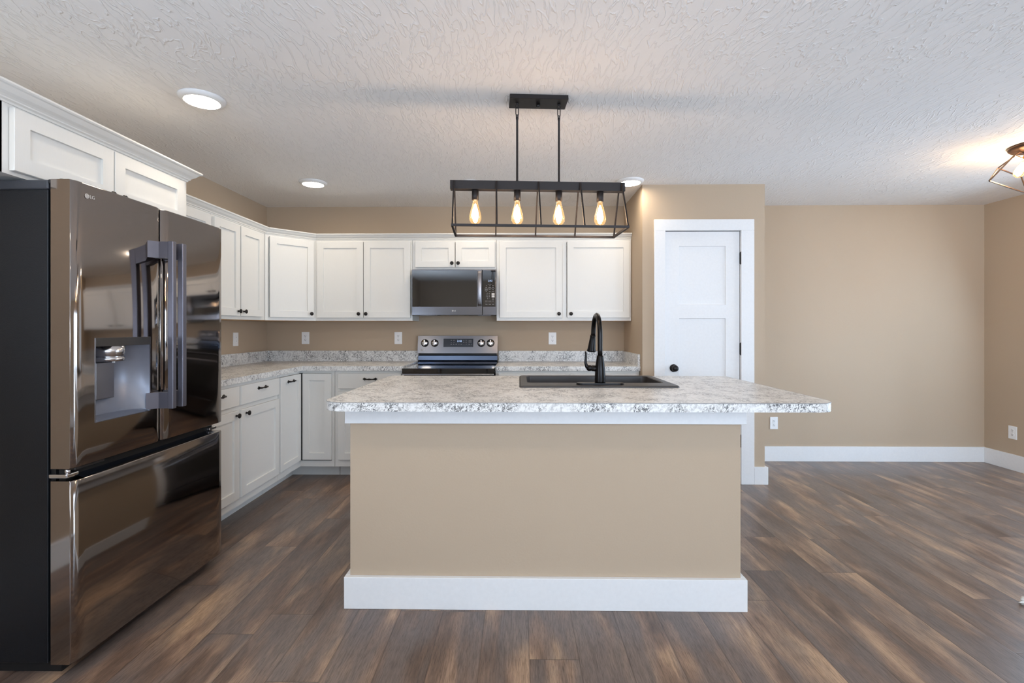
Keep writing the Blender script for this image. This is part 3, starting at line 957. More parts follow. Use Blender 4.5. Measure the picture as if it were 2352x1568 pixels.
MB().tube(pts, 0.0135, 20).build('spout', FAUC, fa, of)
ex = (FX - 0.008, FY + 2 * Rr + 0.002, ztop - 0.015)
sh = MB().lathe([(0, 0), (0.0165, 0), (0.0170, 0.006), (0.0158, 0.010), (0.0185, 0.030), (0.0235, 0.080), (0.0262, 0.090), (0.0262, 0.096), (0.022, 0.099), (0, 0.099)], ex, (-0.09, 0.07, -1), 24)
sh.build('spray_head', FAUC, fa, of)
hz = 1.048
hd = MB().lathe([(0, 0.0), (0.017, 0.0), (0.0165, 0.03), (0.0145, 0.034), (0.0145, 0.037), (0.0165, 0.041), (0.0165, 0.052), (0.012, 0.06), (0, 0.062)], (FX - 0.012, FY, hz), (-1, 0, 0.06), 24)
hp = [(FX - 0.062, FY, hz + 0.002), (FX - 0.073, FY, hz + 0.012), (FX - 0.079, FY, hz + 0.030), (FX - 0.078, FY, hz + 0.060), (FX - 0.0775, FY, hz + 0.082), (FX - 0.080, FY, hz + 0.094)]
hd.tube(hp, [0.012, 0.010, 0.0075, 0.006, 0.0055, 0.0045], 12)
hd.build('lever_handle', FAUC, fa, of)

# ------------------------------------------------------------------ range
RX0, RX1 = -0.958, -0.202
RF = 3.955
rg = thing('electric_range', 'black stainless freestanding electric range with glass cooktop against the back wall', 'range', ((RX0 + RX1) / 2, 4.3, 0))
og = ((RX0 + RX1) / 2, 4.3, 0)
MB().box(RX0 + 0.003, RX1 - 0.003, RF + 0.06, 4.63, 0.02, 0.893).build('body', CASE, rg, og)
for a, b_ in ((RX0 + 0.02, RX0 + 0.06), (RX1 - 0.06, RX1 - 0.02)):
    MB().box(a, b_, 4.08, 4.55, 0, 0.02).build('foot', DARK, rg, og)
MB().box(RX0, RX1, RF, 4.60, 0.896, 0.940, 0.004, 2).build('cooktop', BGLASS, rg, og)
MB().box(RX0 + 0.004, RX1 - 0.004, RF - 0.003, 4.1, 0.886, 0.8955, 0.002).build('cooktop_trim', HANDLE, rg, og)
ocd = MB().box(RX0 + 0.004, RX1 - 0.004, RF + 0.015, RF + 0.058, 0.28, 0.872, 0.004).build('oven_door', BLKSTEEL_H, rg, og)
MB().box(RX0 + 0.12, RX1 - 0.12, RF + 0.012, RF + 0.016, 0.40, 0.72).build('oven_window', BGLASS, ocd, og)
MB().tube([(RX0 + 0.06, RF - 0.03, 0.80), (RX1 - 0.06, RF - 0.03, 0.80)], 0.011).tube([(RX0 + 0.09, RF - 0.03, 0.80), (RX0 + 0.09, RF + 0.016, 0.80)], 0.008).tube([(RX1 - 0.09, RF - 0.03, 0.80), (RX1 - 0.09, RF + 0.016, 0.80)], 0.008).build('handle', HANDLE, ocd, og)
MB().box(RX0 + 0.004, RX1 - 0.004, RF + 0.015, RF + 0.058, 0.06, 0.27, 0.004).build('drawer', BLKSTEEL_H, rg, og)
# lower glossy riser, curved towards the cooktop
b = bmesh.new()
prof = [(4.66, 0.940), (4.572, 0.940), (4.572, 0.950), (4.590, 0.966), (4.596, 1.006), (4.601, 1.012), (4.66, 1.012)]
A = [b.verts.new((RX0 + 0.002, y, z)) for y, z in prof]; B = [b.verts.new((RX1 - 0.002, y, z)) for y, z in prof]
for i in range(len(prof)):
    j = (i + 1) % len(prof)
    b.faces.new((A[i], A[j], B[j], B[i]))
b.faces.new(A); b.faces.new(B)
bmesh.ops.recalc_face_normals(b, faces=b.faces)
m = MB(); m._merge(b); m.build('backguard_riser', BGLOSS, rg, og)
MB().box(RX0 + 0.01, RX1 - 0.01, 4.60, 4.66, 1.0121, 1.034).build('vent_gap', DARK, rg, og)
b = bmesh.new()
# control panel leaning back
ptop, pbot = (4.597, 1.196), (4.566, 1.032)
prof = [pbot, ptop, (4.66, 1.198), (4.66, 1.034)]
A = [b.verts.new((RX0, y, z)) for y, z in prof]; B = [b.verts.new((RX1, y, z)) for y, z in prof]
for i in range(4):
    j = (i + 1) % 4
    b.faces.new((A[i], A[j], B[j], B[i]))
b.faces.new(A); b.faces.new(B)
bmesh.ops.recalc_face_normals(b, faces=b.faces)
m = MB(); m._merge(b); m.build('control_panel', BLKSTEEL_H, rg, og)
til = math.atan2(ptop[0] - pbot[0], ptop[1] - pbot[1])
def ppt(x, z, off=0.0):
    y = pbot[0] + (z - pbot[1]) / (ptop[1] - pbot[1]) * (ptop[0] - pbot[0])
    return (x, y - off * math.cos(til), z + off * math.sin(til))
pn = (0, -math.cos(til), math.sin(til))
for kx in (-0.890, -0.797, -0.356, -0.268):
    k = MB().lathe([(0, 0), (0.0335, 0), (0.0335, 0.004), (0.029, 0.006), (0.028, 0.020), (0.026, 0.023), (0, 0.023)], ppt(kx, 1.127), pn, 32).build('control_knob', CHROME, rg, og)
    MB().lathe([(0.034, 0.0), (0.0365, 0.0), (0.0365, 0.003), (0.034, 0.003)], ppt(kx, 1.127), pn, 32).build('knob_ring', DARK, k, og)
    c_ = Vector(ppt(kx, 1.127, 0.029))
    MB().box(c_.x - 0.006, c_.x + 0.006, c_.y - 0.008, c_.y + 0.008, c_.z - 0.027, c_.z + 0.027, 0.002, 1, Matrix.Rotation(-til, 4, 'X')).build('knob_grip', CHROME, k, og)
c_ = Vector(ppt(-0.573, 1.129, 0.0))
disp = MB().box(c_.x - 0.141, c_.x + 0.141, c_.y - 0.0015, c_.y + 0.002, c_.z - 0.039, c_.z + 0.039, 0, 1, Matrix.Rotation(-til, 4, 'X')).build('display_panel', DISPLAY, rg, og)
def on_panel(x, z, off=0.002):
    p = ppt(x, z, off)
    return Matrix.Translation(-Vector(og)) @ face_mtx(p, 0, til)
text_mesh('clock_digits', '2:42', 0.026, LCD, disp, on_panel(-0.563, 1.146))
dm = MB()
for (x, z, w2, h2) in [(-0.64, 1.153, .012, .006), (-0.615, 1.153, .012, .006), (-0.64, 1.135, .012, .003), (-0.615, 1.135, .012, .003), (-0.522, 1.153, .010, .006), (-0.499, 1.153, .012, .006), (-0.522, 1.135, .012, .007), (-0.499, 1.135, .012, .007), (-0.462, 1.150, .030, .009), (-0.462, 1.136, .030, .007),
                       (-0.640, 1.116, .014, .008), (-0.617, 1.116, .012, .008), (-0.593, 1.116, .014, .008), (-0.568, 1.116, .010, .003), (-0.545, 1.116, .016, .003), (-0.521, 1.116, .004, .003), (-0.498, 1.116, .006, .007), (-0.470, 1.116, .014, .005), (-0.448, 1.116, .008, .003)]:
    p = ppt(x, z, 0.002)
    dm.box(p[0] - w2 / 2, p[0] + w2 / 2, p[1] - 0.0003, p[1] + 0.0006, p[2] - h2 / 2, p[2] - h2 / 2 + 0.0018).box(p[0] - w2 / 2, p[0] + w2 / 2, p[1] - 0.0003, p[1] + 0.0006, p[2] + h2 / 2 - 0.0018, p[2] + h2 / 2)
dm.build('display_print', TXTG, disp, og)

def ring_logo(mb, loc, r, rz=0.0, tilt=0.0, depth=0.0007):
    """disc emblem: a filled ring with a stylised face and a bar"""
    m = MB()
    n = 28
    m.lathe([(0, 0), (r, 0), (r, depth), (0, depth)], (0, 0, 0), (0, 0, 1), n, False)
    bmesh.ops.transform(m.bm, matrix=face_mtx(loc, rz, tilt), verts=m.bm.verts)
    return m
def emblem(parent, x_origin, mtx, s, mat, cut):
    """round emblem left of two letters, laid in the text plane by mtx; s = letter height"""
    m = MB().lathe([(0, 0), (0.62 * s, 0), (0.62 * s, 0.0008), (0, 0.0008)], (-1.45 * s, 0, 0), (0, 0, 1), 28, False)
    bmesh.ops.transform(m.bm, matrix=mtx, verts=m.bm.verts)
    lg = m.build('logo', mat, parent)
    k = MB()
    # dark lines of the stylised face: open ring, nose bar, eye
    arc = [(-1.45 * s + 0.42 * s * math.cos(a), 0.42 * s * math.sin(a), 0.0009) for a in [math.radians(60 + 300 * i / 24) for i in range(25)]]
    k.tube(arc, 0.045 * s, 6)
    k.tube([(-1.45 * s, 0.2 * s, 0.0009), (-1.45 * s, -0.18 * s, 0.0009), (-1.30 * s, -0.18 * s, 0.0009)], 0.045 * s, 6)
    k.tube([(-1.62 * s, 0.17 * s, 0.0008), (-1.62 * s, 0.17 * s, 0.0014)], 0.06 * s, 8)
    bmesh.ops.transform(k.bm, matrix=mtx, verts=k.bm.verts)
    k.build('logo_face', cut, lg)
    text_mesh('logo_letters', 'LG', 1.25 * s, mat, lg, mtx @ Matrix.Translation((-0.62 * s, 0, 0)), 0.0006, 'LEFT')
    return lg
emblem(rg, 0, on_panel(-0.898, 1.062, 0.0005), 0.014, TXT, DARK)

# ------------------------------------------------------------------ microwave
MX0, MX1, MF, MZ0, MZ1 = -0.945, -0.199, 4.262, 1.382, 1.785
mw = thing('microwave', 'black stainless over-the-range microwave under the short cabinet', 'microwave', ((MX0 + MX1) / 2, 4.45, MZ0))
om = ((MX0 + MX1) / 2, 4.45, MZ0)
MB().box(MX0 + 0.002, MX1 - 0.002, MF + 0.03, YB - 0.003, MZ0 + 0.006, MZ1 - 0.002, 0.002).build('body', CASE, mw, om)
sp_ = -0.322
dr = MB().box(MX0, sp_ - 0.001, MF, MF + 0.03, MZ0, MZ1, 0.003, 2).build('door', BLKSTEEL_H, mw, om)
MB().box(MX0 + 0.006, -0.368, MF - 0.0015, MF + 0.001, 1.456, 1.776, 0.0005).build('door_glass', BGLASS, dr, om)
hdl = MB()
hp = [(-0.344, MF - 0.004 - 0.030 * math.sin(PI * min(1, max(0, k / 16))) ** 0.5, 1.462 + 0.308 * k / 16) for k in range(17)]
b = bmesh.new(); rr_ = []
for i, p in enumerate(hp):
    rr_.append([b.verts.new((p[0] + dx, p[1] + dy, p[2])) for dx, dy in ((-0.018, 0.003), (-0.014, -0.004), (0.0, -0.007), (0.014, -0.004), (0.018, 0.003))])
for A, B in zip(rr_, rr_[1:]):
    for i in range(5):
        b.faces.new((A[i], A[(i + 1) % 5], B[(i + 1) % 5], B[i]))
b.faces.new(rr_[0]); b.faces.new(rr_[-1])
bmesh.ops.recalc_face_normals(b, faces=b.faces)
hdl._merge(b, False)
hdl.build('handle', HANDLE, dr, om)
cp = MB().box(sp_ + 0.001, MX1, MF, MF + 0.03, MZ0, MZ1, 0.003, 2).build('control_panel', BLKSTEEL_H, mw, om)
MB().box(sp_ + 0.003, MX1 - 0.006, MF - 0.0015, MF + 0.001, 1.456, 1.776, 0.0005).build('keypad_glass', BGLASS, cp, om)
def fm(x, z, off=0.0022):
    return Matrix.Translation(-Vector(om)) @ face_mtx((x, MF - off, z))
text_mesh('clock_digits', '2:42', 0.022, LCD, cp, fm(-0.252, 1.684))
for r_, row in enumerate(['1 2 3', '4 5 6', '7 8 9', '- 0 +']):
    text_mesh('keypad_digits', '  '.join(row.split()), 0.013, TXTG, cp, fm(-0.274, 1.574 - 0.0155 * r_))
km = MB()
for (x, z, w2, h2) in [(-0.256, 1.652, .034, .001), (-0.285, 1.640, .010, .003), (-0.255, 1.640, .010, .003), (-0.228, 1.640, .018, .003), (-0.287, 1.625, .014, .004), (-0.257, 1.625, .022, .004), (-0.228, 1.625, .022, .004), (-0.256, 1.616, .09, .0008),
                       (-0.286, 1.607, .026, .003), (-0.286, 1.602, .028, .002), (-0.257, 1.607, .016, .003), (-0.228, 1.606, .014, .003), (-0.287, 1.592, .012, .003), (-0.257, 1.592, .014, .003), (-0.228, 1.592, .020, .003),
                       (-0.228, 1.526, .014, .003), (-0.228, 1.520, .016, .002), (-0.286, 1.506, .024, .003), (-0.256, 1.505, .026, .003), (-0.228, 1.505, .018, .003), (-0.256, 1.489, .09, .0008), (-0.286, 1.478, .018, .003), (-0.256, 1.478, .020, .003), (-0.228, 1.478, .018, .003)]:
    km.box(x - w2 / 2, x + w2 / 2, MF - 0.0021, MF - 0.001, z - h2 / 2, z + h2 / 2)
km.build('keypad_print', TXTG, cp, om)
for a, b_ in ((1.559, 1.577), (1.538, 1.556)):
    MB().box(-0.240, -0.214, MF - 0.0022, MF - 0.001, a, b_).build('start_button', TXT, cp, om)
emblem(dr, 0, fm(-0.566, 1.421, 0.0004), 0.012, TXT, DARK)
for a, b_ in ((MX0 + 0.06, MX0 + 0.20), (MX1 - 0.17, MX1 - 0.05)):
    un = MB().box(a, b_, 4.30, 4.42, MZ0 + 0.001, MZ0 + 0.007)
    for i in range(9):
        un.box(a + 0.002, b_ - 0.002, 4.304 + i * 0.0125, 4.308 + i * 0.0125, MZ0 - 0.001, MZ0 + 0.002)
    un.build('grease_filter', HANDLE, mw, om)
MB().box(-0.70, -0.45, 4.30, 4.40, MZ0 + 0.0005, MZ0 + 0.007).build('cooktop_lamp_cover', BGLASS, mw, om)

# ------------------------------------------------------------------ refrigerator (local: x = world y - FY0, front at y=0 facing -y)
FXF, FY0 = -1.622, 1.742
FW = 0.888
fg = thing('refrigerator', 'large black stainless french door refrigerator with ice dispenser at the left', 'refrigerator', (FXF, FY0, 0), PI / 2)
MB().box(0.008, FW - 0.008, 0.100, 0.775, 0.045, 1.776, 0.002).build('cabinet_body', CASE, fg)
MB().box(0.005, FW - 0.005, 0.098, 0.70, 1.777, 1.812, 0.004).build('top_cover', simple('dark_grey_cover', lin(58, 60, 66), 0.4, 0.2), fg)
MB().box(0.02, FW - 0.02, 0.081, 0.0995, 0.04, 1.775).build('door_gasket', DARK, fg)
MB().box(0.03, FW - 0.03, 0.07, 0.74, 0.0, 0.045).build('base_grille', DARK, fg)

def curved_panel(x0, x1, z0, z1, th, bul0, bul1, hole=None, ncol=26):
    """appliance door: front face gently rolled back near the vertical ends"""
    b = bmesh.new()
    W_ = x1 - x0
    def yfront(x):
        e0, e1 = 0.04, 0.04
        y = 0.0
        if bul0 and x < x0 + e0:
            y = bul0 * ((x0 + e0 - x) / e0) ** 2.4
        if bul1 and x > x1 - e1:
            y = bul1 * ((x - x1 + e1) / e1) ** 2.4
        return y + 0.0012 * (2 * (x - x0) / W_ - 1) ** 2
    xs = [x0 + W_ * (0.5 - 0.5 * math.cos(PI * i / ncol)) for i in range(ncol + 1)]
    zs = [z0, z0 + 0.004, z1 - 0.004, z1]
    if hole:
        xs = sorted([x for x in xs if min(abs(x - hole[0]), abs(x - hole[1])) > 0.006] + [hole[0], hole[1]])
        zs = sorted(zs + [hole[2], hole[3]])
    g = {}
    for i, x in enumerate(xs):
        for k, z in enumerate(zs):
            off = 0.003 if k in (0, len(zs) - 1) else 0.0
            g[i, k] = b.verts.new((x, yfront(x) + off, z))
    fs = []
    for i in range(len(xs) - 1):
        for k in range(len(zs) - 1):
            if hole and hole[0] - 1e-6 <= xs[i] and xs[i + 1] <= hole[1] + 1e-6 and hole[2] - 1e-6 <= zs[k] and zs[k + 1] <= hole[3] + 1e-6:
                continue
            f_ = b.faces.new((g[i, k], g[i + 1, k], g[i + 1, k + 1], g[i, k + 1]))
            f_.smooth = True
    # sides and back
    n_, kz = len(xs) - 1, len(zs) - 1
    back = {}
    for i in (0, n_):
        for k in (0, kz):
            back[i, k] = b.verts.new((xs[i], th, zs[k]))
    b.faces.new([g[i, 0] for i in range(n_ + 1)] + [back[n_, 0], back[0, 0]])
    b.faces.new([g[i, kz] for i in range(n_, -1, -1)] + [back[0, kz], back[n_, kz]])
    b.faces.new([g[0, k] for k in range(kz + 1)] + [back[0, kz], back[0, 0]])
    b.faces.new([g[n_, k] for k in range(kz, -1, -1)] + [back[n_, 0], back[n_, kz]])
    if not hole:
        b.faces.new((back[0, 0], back[n_, 0], back[n_, kz], back[0, kz]))
    m = MB()
    m.bm = b
    bmesh.ops.recalc_face_normals(b, faces=b.faces)
    return m
HX0, HX1, HZ0, HZ1 = 1.836 - FY0, 2.112 - FY0, 0.908, 1.232
SPL = 2.190 - FY0
ld = curved_panel(0.0, SPL - 0.003, 0.757, 1.812, 0.082, 0.010, 0.016, (HX0, HX1, HZ0, HZ1)).build('left_door', BLKSTEEL, fg)
rd = curved_panel(SPL + 0.003, FW, 0.757, 1.812, 0.082, 0.016, 0.004).build('right_door', BLKSTEEL, fg)
fd = curved_panel(0.0, FW, 0.045, 0.712, 0.082, 0.010, 0.004).build('freezer_drawer', BLKSTEEL, fg)
# pocket under the doors
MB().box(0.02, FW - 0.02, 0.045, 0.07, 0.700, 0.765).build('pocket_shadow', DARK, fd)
b = bmesh.new()
n = 20
A, B = [], []
for i in range(n + 1):
    x = 0.05 + (FW - 0.10) * i / n
    y = 0.006 + 0.018 * math.sin(PI * i / n)
    A.append(b.verts.new((x, y, 0.7125))); B.append(b.verts.new((x, 0.062, 0.728)))
for i in range(n):
    b.faces.new((A[i], A[i + 1], B[i + 1], B[i]))
m = MB(); m._merge(b, True); m.build('pocket_handle', BGLOSS, fd)
# bottom lip of doors
MB().box(0.03, 0.16, 0.020, 0.060, 0.744, 0.7565, 0.002).build('door_stop', GREY, ld)
# hinges
MB().box(0.004, 0.05, 0.052, 0.098, 1.797, 1.813, 0.003).lathe([(0, 0), (0.013, 0), (0.013, 0.015), (0.010, 0.017), (0, 0.017)], (0.016, 0.050, 1.798), (0, 0, 1), 18).build('hinge_cover', CASE, fg)
MB().box(-0.001, 0.05, 0.022, 0.090, 0.722, 0.737, 0.004, 2).lathe([(0, 0), (0.009, 0), (0.009, 0.02), (0, 0.02)], (0.012, 0.030, 0.735), (0, 0, 1), 14).build('middle_hinge', CHROME, fg)
MB().box(FW - 0.06, FW - 0.0, 0.03, 0.090, 0.722, 0.737, 0.003).build('middle_hinge', CHROME, fg)
# handles
for x0, w2, par, sd_ in ((2.127 - FY0, 0.024, ld, 1), (2.190 - FY0, 0.027, rd, -1)):
    MB().box(x0, x0 + w2, -0.090, -0.066, 0.912, 1.655, 0.003, 2).build('handle', HANDLE2, par)
    for z0, z1 in ((1.580, 1.653), (0.914, 0.985)):
        mm = MB()
        b = bmesh.new()
        lo = [(x0 + 0.001, -0.0665), (x0 + 0.001, -0.026), (x0 - (0.034 if sd_ > 0 else -0.004), 0.004), (x0 + w2 + (0.034 if sd_ < 0 else -0.004), 0.004), (x0 + w2 - 0.001, -0.026), (x0 + w2 - 0.001, -0.0665)]
        va = [b.verts.new((x, y, z0)) for x, y in lo]; vb = [b.verts.new((x, y, z1)) for x, y in lo]
        b.faces.new(va); b.faces.new(vb)
        for i in range(6):
            b.faces.new((va[i], va[(i + 1) % 6], vb[(i + 1) % 6], vb[i]))
        bmesh.ops.recalc_face_normals(b, faces=b.faces)
        mm._merge(b)
        mm.build('handle_bracket', HANDLE2, par)
# dispenser niche: concave back
disp_ = MB()
b = bmesh.new()
dp = 0.072
n = 16
top_z, bot_z = HZ1 - 0.0, HZ0
cols = []
for i in range(n + 1):
    t = i / n
    x = HX0 + (HX1 - HX0) * t
    d = dp * min(1.0, (1 - abs(2 * t - 1) ** 3.2))
    d = max(d, 0.0)
    cols.append((x, 0.001 + d))
va = [b.verts.new((x, y, top_z)) for x, y in cols]
vb = [b.verts.new((x, y, bot_z + 0.012)) for x, y in cols]
vc = [b.verts.new((x, 0.002, bot_z)) for x, y in cols]
for i in range(n):
    f_ = b.faces.new((va[i], va[i + 1], vb[i + 1], vb[i])); f_.smooth = True
    b.faces.new((vb[i], vb[i + 1], vc[i + 1], vc[i]))
vt = [b.verts.new((x, 0.001, top_z)) for x, y in cols]
for i in range(n):
    b.faces.new((va[i], vt[i], vt[i + 1], va[i + 1])) if cols[i][1] > 0.0011 or cols[i + 1][1] > 0.0011 else None
m = MB(); m.bm = b
nic = m.build('dispenser_niche', SILVER, ld)
MB().box(HX0, HX1, -0.0015, 0.020, HZ1 - 0.034, HZ1, 0.001).build('dispenser_controls', GREY, ld)
xm = (HX0 + HX1) / 2 - 0.030
MB().lathe([(0, 0), (0.052, 0), (0.052, 0.016), (0.049, 0.0165), (0.049, 0.020), (0.053, 0.0205), (0.053, 0.060), (0, 0.060)], (xm, 0.040, HZ1 - 0.095), (0, 0, 1), 36).build('dispenser_spout', CHROME, nic)
MB().box(xm - 0.045, xm + 0.045, 0.055, 0.062, HZ0 + 0.075, HZ1 - 0.10, 0.003, 2, None).build('dispenser_paddle', HANDLE, nic)
MB().box(xm + 0.002, xm + 0.008, 0.02, 0.03, HZ1 - 0.103, HZ1 - 0.094, 0.001).build('dispenser_nozzle', PLATE, nic)
# bright bezel line
bz = MB()
for (a, c, d, e) in ((HX0 - .0015, HX0 + .0005, HZ0, HZ1), (HX1 - .0005, HX1 + .0015, HZ0, HZ1), (HX0, HX1, HZ0 - .0015, HZ0 + .0005)):
    bz.box(a, c, -0.001, 0.006, d, e)
bz.build('dispenser_bezel', HANDLE, ld)
emblem(ld, 0, face_mtx((0.078, -0.0002, 1.765)), 0.0145, TXT, TXTG)

# ------------------------------------------------------------------ outlets
def outlet(label, loc, rz):
    t = thing('wall_outlet', label, 'outlet', loc, rz, 'white wall outlets')
    MB().box(-0.037, 0.037, -0.006, 0, -0.058, 0.058, 0.002, 2).build('cover_plate', PLATE, t)
    for s in (1, -1):
        m = MB().lathe([(0, 0), (0.0165, 0), (0.0165, 0.002), (0, 0.002)], (0, -0.006, s * 0.0195), (0, -1, 0), 24, False)
        r_ = m.build('receptacle', PLATE, t)
        MB().box(-0.0075, -0.0050, -0.0084, -0.0078, s * 0.0195 - 0.002, s * 0.0195 + 0.007).box(0.0045, 0.0070, -0.0084, -0.0078, s * 0.0195 - 0.002, s * 0.0195 + 0.006).box(-0.003, 0.003, -0.0084, -0.0078, s * 0.0195 - 0.010, s * 0.0195 - 0.005).build('socket_slots', SLOT, r_)
    MB().lathe([(0, 0), (0.003, 0), (0.003, 0.001), (0, 0.001)], (0, -0.006, 0), (0, -1, 0), 10, False).build('screw', TXT, t)
    return t
outlet('white wall outlet on the back wall under the diagonal corner cabinet', (-2.067, YB, 1.173), 0)
outlet('white wall outlet on the back wall just left of the range', (-1.165, YB, 1.173), 0)
outlet('white wall outlet on the back wall left of the faucet', (0.322, YB, 1.170), 0)
outlet('low white wall outlet beside the pantry corner, under the island countertop overhang', (2.434, YB, 0.363), 0)
outlet('low white wall outlet on the right wall', (XR, 4.407, 0.335), -PI / 2)
t = thing('wall_outlet', 'white smooth-faced outlet on the left wall beside the refrigerator', 'outlet', (XL, 4.150, 1.173), PI / 2, 'white wall outlets')
MB().box(-0.037, 0.037, -0.006, 0, -0.058, 0.058, 0.002, 2).build('cover_plate', PLATE, t)
MB().box(-0.0165, 0.0165, -0.0085, -0.006, -0.033, 0.033, 0.001).build('receptacle', PLATE, t)
MB().box(-0.003, 0.003, -0.0092, -0.0086, 0.014, 0.018).box(-0.003, 0.003, -0.0092, -0.0086, -0.018, -0.014).build('socket_slots', SLOT, t)

# ------------------------------------------------------------------ recessed ceiling lights
def recessed(label, x, y):
    t = thing('recessed_light', label, 'ceiling light', (x, y, HC), 0, 'round ceiling lights')
    MB().lathe([(0.108, 0.0), (0.107, -0.004), (0.098, -0.014), (0.083, -0.021), (0.080, -0.019), (0.080, -0.0)], (0, 0, 0), (0, 0, 1), 48).build('trim_ring', TRIM, t)
    MB().lathe([(0.0, -0.0215), (0.05, -0.0212), (0.0798, -0.0185), (0.0798, -0.012), (0, -0.012)], (0, 0, 0), (0, 0, 1), 48).build('lens', LENS, t)
    return t
recessed('lit round ceiling light above the refrigerator side, nearest the camera', -1.615, 2.452)
recessed('lit round ceiling light over the back left corner counter', -1.655, 3.88)
recessed('lit round ceiling light beside the pantry wall corner', 0.885, 3.88)
recessed('round ceiling light mostly hidden behind the pendant beam', -0.392, 3.93)

for x, y in ((-1.615, 1.02), (-0.392, 1.02), (0.885, 1.02)):
    recessed('round ceiling light above the camera, out of frame, seen only in reflections', x, y)

# ------------------------------------------------------------------ bulbs
def bulb_parts(parent, x, y, z, ax=(0, 0, -1), s=1.0, power=6.0, socket=IRON, sl=0.055, sr=0.0175, fil=None):
    """Edison bulb hanging from (x,y,z) along ax"""
    a = Vector(ax).normalized()
    p0 = Vector((x, y, z))
    so = MB().lathe([(0, 0), (sr, 0), (sr, sl), (sr * 0.85, sl + 0.001), (0, sl + 0.001)], p0, a, 20).build('socket', socket, parent)
    p1 = p0 + a * (sl - 0.004)
    prof = [(0.0125, 0.0), (0.013, 0.012), (0.016, 0.026), (0.0225, 0.050), (0.0290, 0.074), (0.0320, 0.092), (0.0305, 0.108), (0.0230, 0.122), (0.0110, 0.130), (0.004, 0.132), (0, 0.134)]
    b = MB().lathe([(r * s, h * s) for r, h in prof], p1, a, 28)
    bo = b.build('bulb', BULB, parent)
    fp = [(0.0, 0.022), (0.004, 0.026), (0.009, 0.042), (0.0145, 0.062), (0.0175, 0.082), (0.0150, 0.100), (0.007, 0.111), (0, 0.114)]
    MB().lathe([(r * s, h * s) for r, h in fp], p1, a, 12).build('filament', fil or FIL, bo)
    return bo

CHX, CHY, CHR = 0.098, 2.490, math.radians(3.8)
ch = thing('island_chandelier', 'black metal linear cage chandelier with four glowing bulbs over the island', 'chandelier', (CHX, CHY, 1.765), CHR)
zo = 1.765
def Z_(z): return z - zo
BT, BBt = 2.016, 1.972        # beam top / bottom
MB().box(-0.147, 0.147, -0.058, 0.058, Z_(2.418), Z_(2.4395), 0.0015).build('canopy', IRON, ch)
MB().lathe([(0, 0), (0.010, 0), (0.010, 0.016), (0.007, 0.018), (0, 0.018)], (0, 0, Z_(2.418)), (0, 0, -1), 20).build('canopy_nut', KNOB, ch)
for s in (-1, 1):
    x = s * 0.1075
    MB().lathe([(0, 0), (0.008, 0), (0.008, 0.008), (0, 0.009)], (x, 0, Z_(2.418)), (0, 0, -1), 14).tube([(x + 0.009 * math.cos(2 * PI * k / 16), 0, Z_(2.402) + 0.009 * math.sin(2 * PI * k / 16)) for k in range(16)], 0.0022, 8, True).build('hanging_loop', IRON, ch)
    lk = []
    for k in range(20):
        a = 2 * PI * k / 20
        lk.append((x + 0.0072 * math.cos(a), 0.003 * math.cos(a), Z_(2.377) + (0.013 if math.sin(a) > 0 else -0.013) + 0.0072 * math.sin(a)))
    MB().tube(lk, 0.0023, 8, True).build('chain_link', IRON, ch)
    MB().tube([(x + 0.006 * math.cos(2 * PI * k / 14), 0, Z_(2.354) + 0.006 * math.sin(2 * PI * k / 14)) for k in range(14)], 0.002, 8, True)\
        .lathe([(0, 0), (0.0065, 0), (0.0072, 0.006), (0.006, 0.016), (0.0055, 0.018), (0.0055, 0.325), (0.0066, 0.327), (0.0066, 0.334), (0, 0.334)], (x, 0, Z_(2.350)), (0, 0, -1), 16).build('rod', IRON, ch)
MB().box(-0.4475, 0.4475, -0.020, 0.020, Z_(BBt), Z_(BT), 0.001).build('beam', IRON, ch)
hw, hd_ = 0.428, 0.135
bw = 0.011
for i in range(5):
    x = -hw + 2 * hw * i / 4
    for s in (-1, 1):
        MB().bar((x, s * 0.024, Z_(BT - 0.006)), (x, s * hd_, 0.0), bw, 0.007, (1, 0, 0)).build('cage_strut', IRON, ch)
for s in (-1, 1):
    MB().box(-hw - bw / 2, hw + bw / 2, s * hd_ - bw / 2, s * hd_ + bw / 2, -bw / 2, bw / 2).build('bottom_rail', IRON, ch)
    MB().box(s * hw - bw / 2, s * hw + bw / 2, -hd_ + bw / 2, hd_ - bw / 2, -bw / 2, bw / 2).build('bottom_rail', IRON, ch)
for i in range(4):
    x = -hw + 2 * hw * (i + 0.5) / 4
    bulb_parts(ch, x, 0, Z_(BBt), (0, 0, -1), 0.97, sl=0.052)

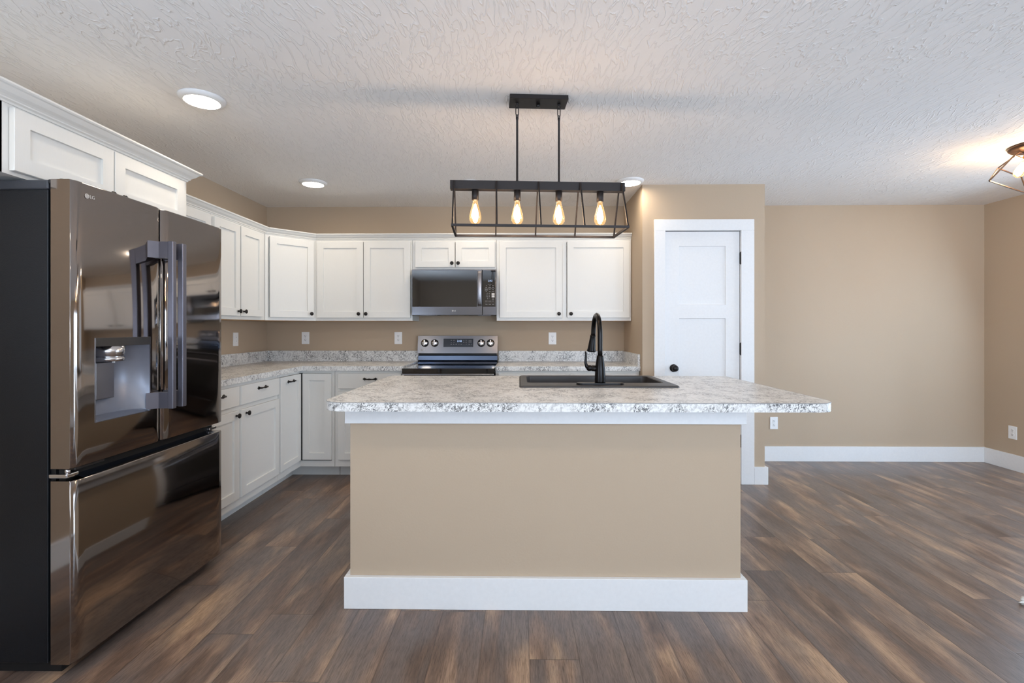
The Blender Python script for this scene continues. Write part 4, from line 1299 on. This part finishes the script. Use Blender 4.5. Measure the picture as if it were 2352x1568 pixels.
# ------------------------------------------------------------------ flush-mount cage light at the right
LX, LY = 3.30, 3.15
fl = thing('cage_ceiling_light', 'bronze wire cage ceiling light at the right edge of the picture', 'ceiling light', (LX, LY, HC))
ofl = (LX, LY, HC)
MB().lathe([(0, 0), (0.128, 0), (0.130, -0.006), (0.126, -0.018), (0.118, -0.026), (0.05, -0.030), (0.02, -0.045), (0, -0.045)], (LX, LY, HC), (0, 0, 1), 40).build('canopy', BRONZE, fl, ofl)
# cage: small top rectangle flaring to a wide tilted lower frame
e1 = Vector((0.875, 0.484, 0))
A0 = Vector((2.906, 3.042, 2.179)); B0 = Vector((3.157, 3.246, 2.323))
V0 = Vector((3.113, 3.095, 2.356)); T0 = Vector((3.235, 3.180, 2.405))
A1, B1 = A0 + e1 * 0.62, B0 + e1 * 0.40
V1, T1 = V0 + e1 * 0.24, T0 + e1 * 0.12
g = MB()
for p, q in ((A0, B0), (A0, V0), (B0, T0), (V0, T0), (A0, A1), (B0, B1), (V0, V1), (T0, T1), (A1, B1), (A1, V1), (B1, T1), (V1, T1)):
    g.bar(p, q, 0.0065)
g.build('wire_cage', BRONZE, fl, ofl)
for dx, dy in ((0.0, -0.06), (0.10, -0.02), (-0.02, 0.08), (0.20, 0.06)):
    ax = Vector((-0.35 + dx * 2, dy, -1))
    bulb_parts(fl, dx * 0.4, dy * 0.4, -0.035, ax, 0.95, socket=BRASS, sl=0.05, fil=FIL2)

# ------------------------------------------------------------------ white fluffy scrap on the floor at the right edge
b = bmesh.new()
bmesh.ops.create_icosphere(b, subdivisions=3, radius=0.02)
for v in b.verts:
    d = v.co.normalized()
    k = 1 + 0.35 * math.sin(9 * d.x + 3) * math.sin(8 * d.y + 1) + 0.2 * math.sin(17 * d.z)
    v.co = Vector((v.co.x * 1.9 * k, v.co.y * 1.2 * k, max(-0.014, v.co.z * 0.9 * k)))
m = MB(); m._merge(b, True)
so = tag(m.build('cloth_scrap', simple('white_cotton', lin(225, 222, 214), 0.9, bscale=120, bstr=0.4)), 'small white crumpled scrap on the floor at the right edge', 'scrap')
so.location = (2.345, 2.262, 0.0142)
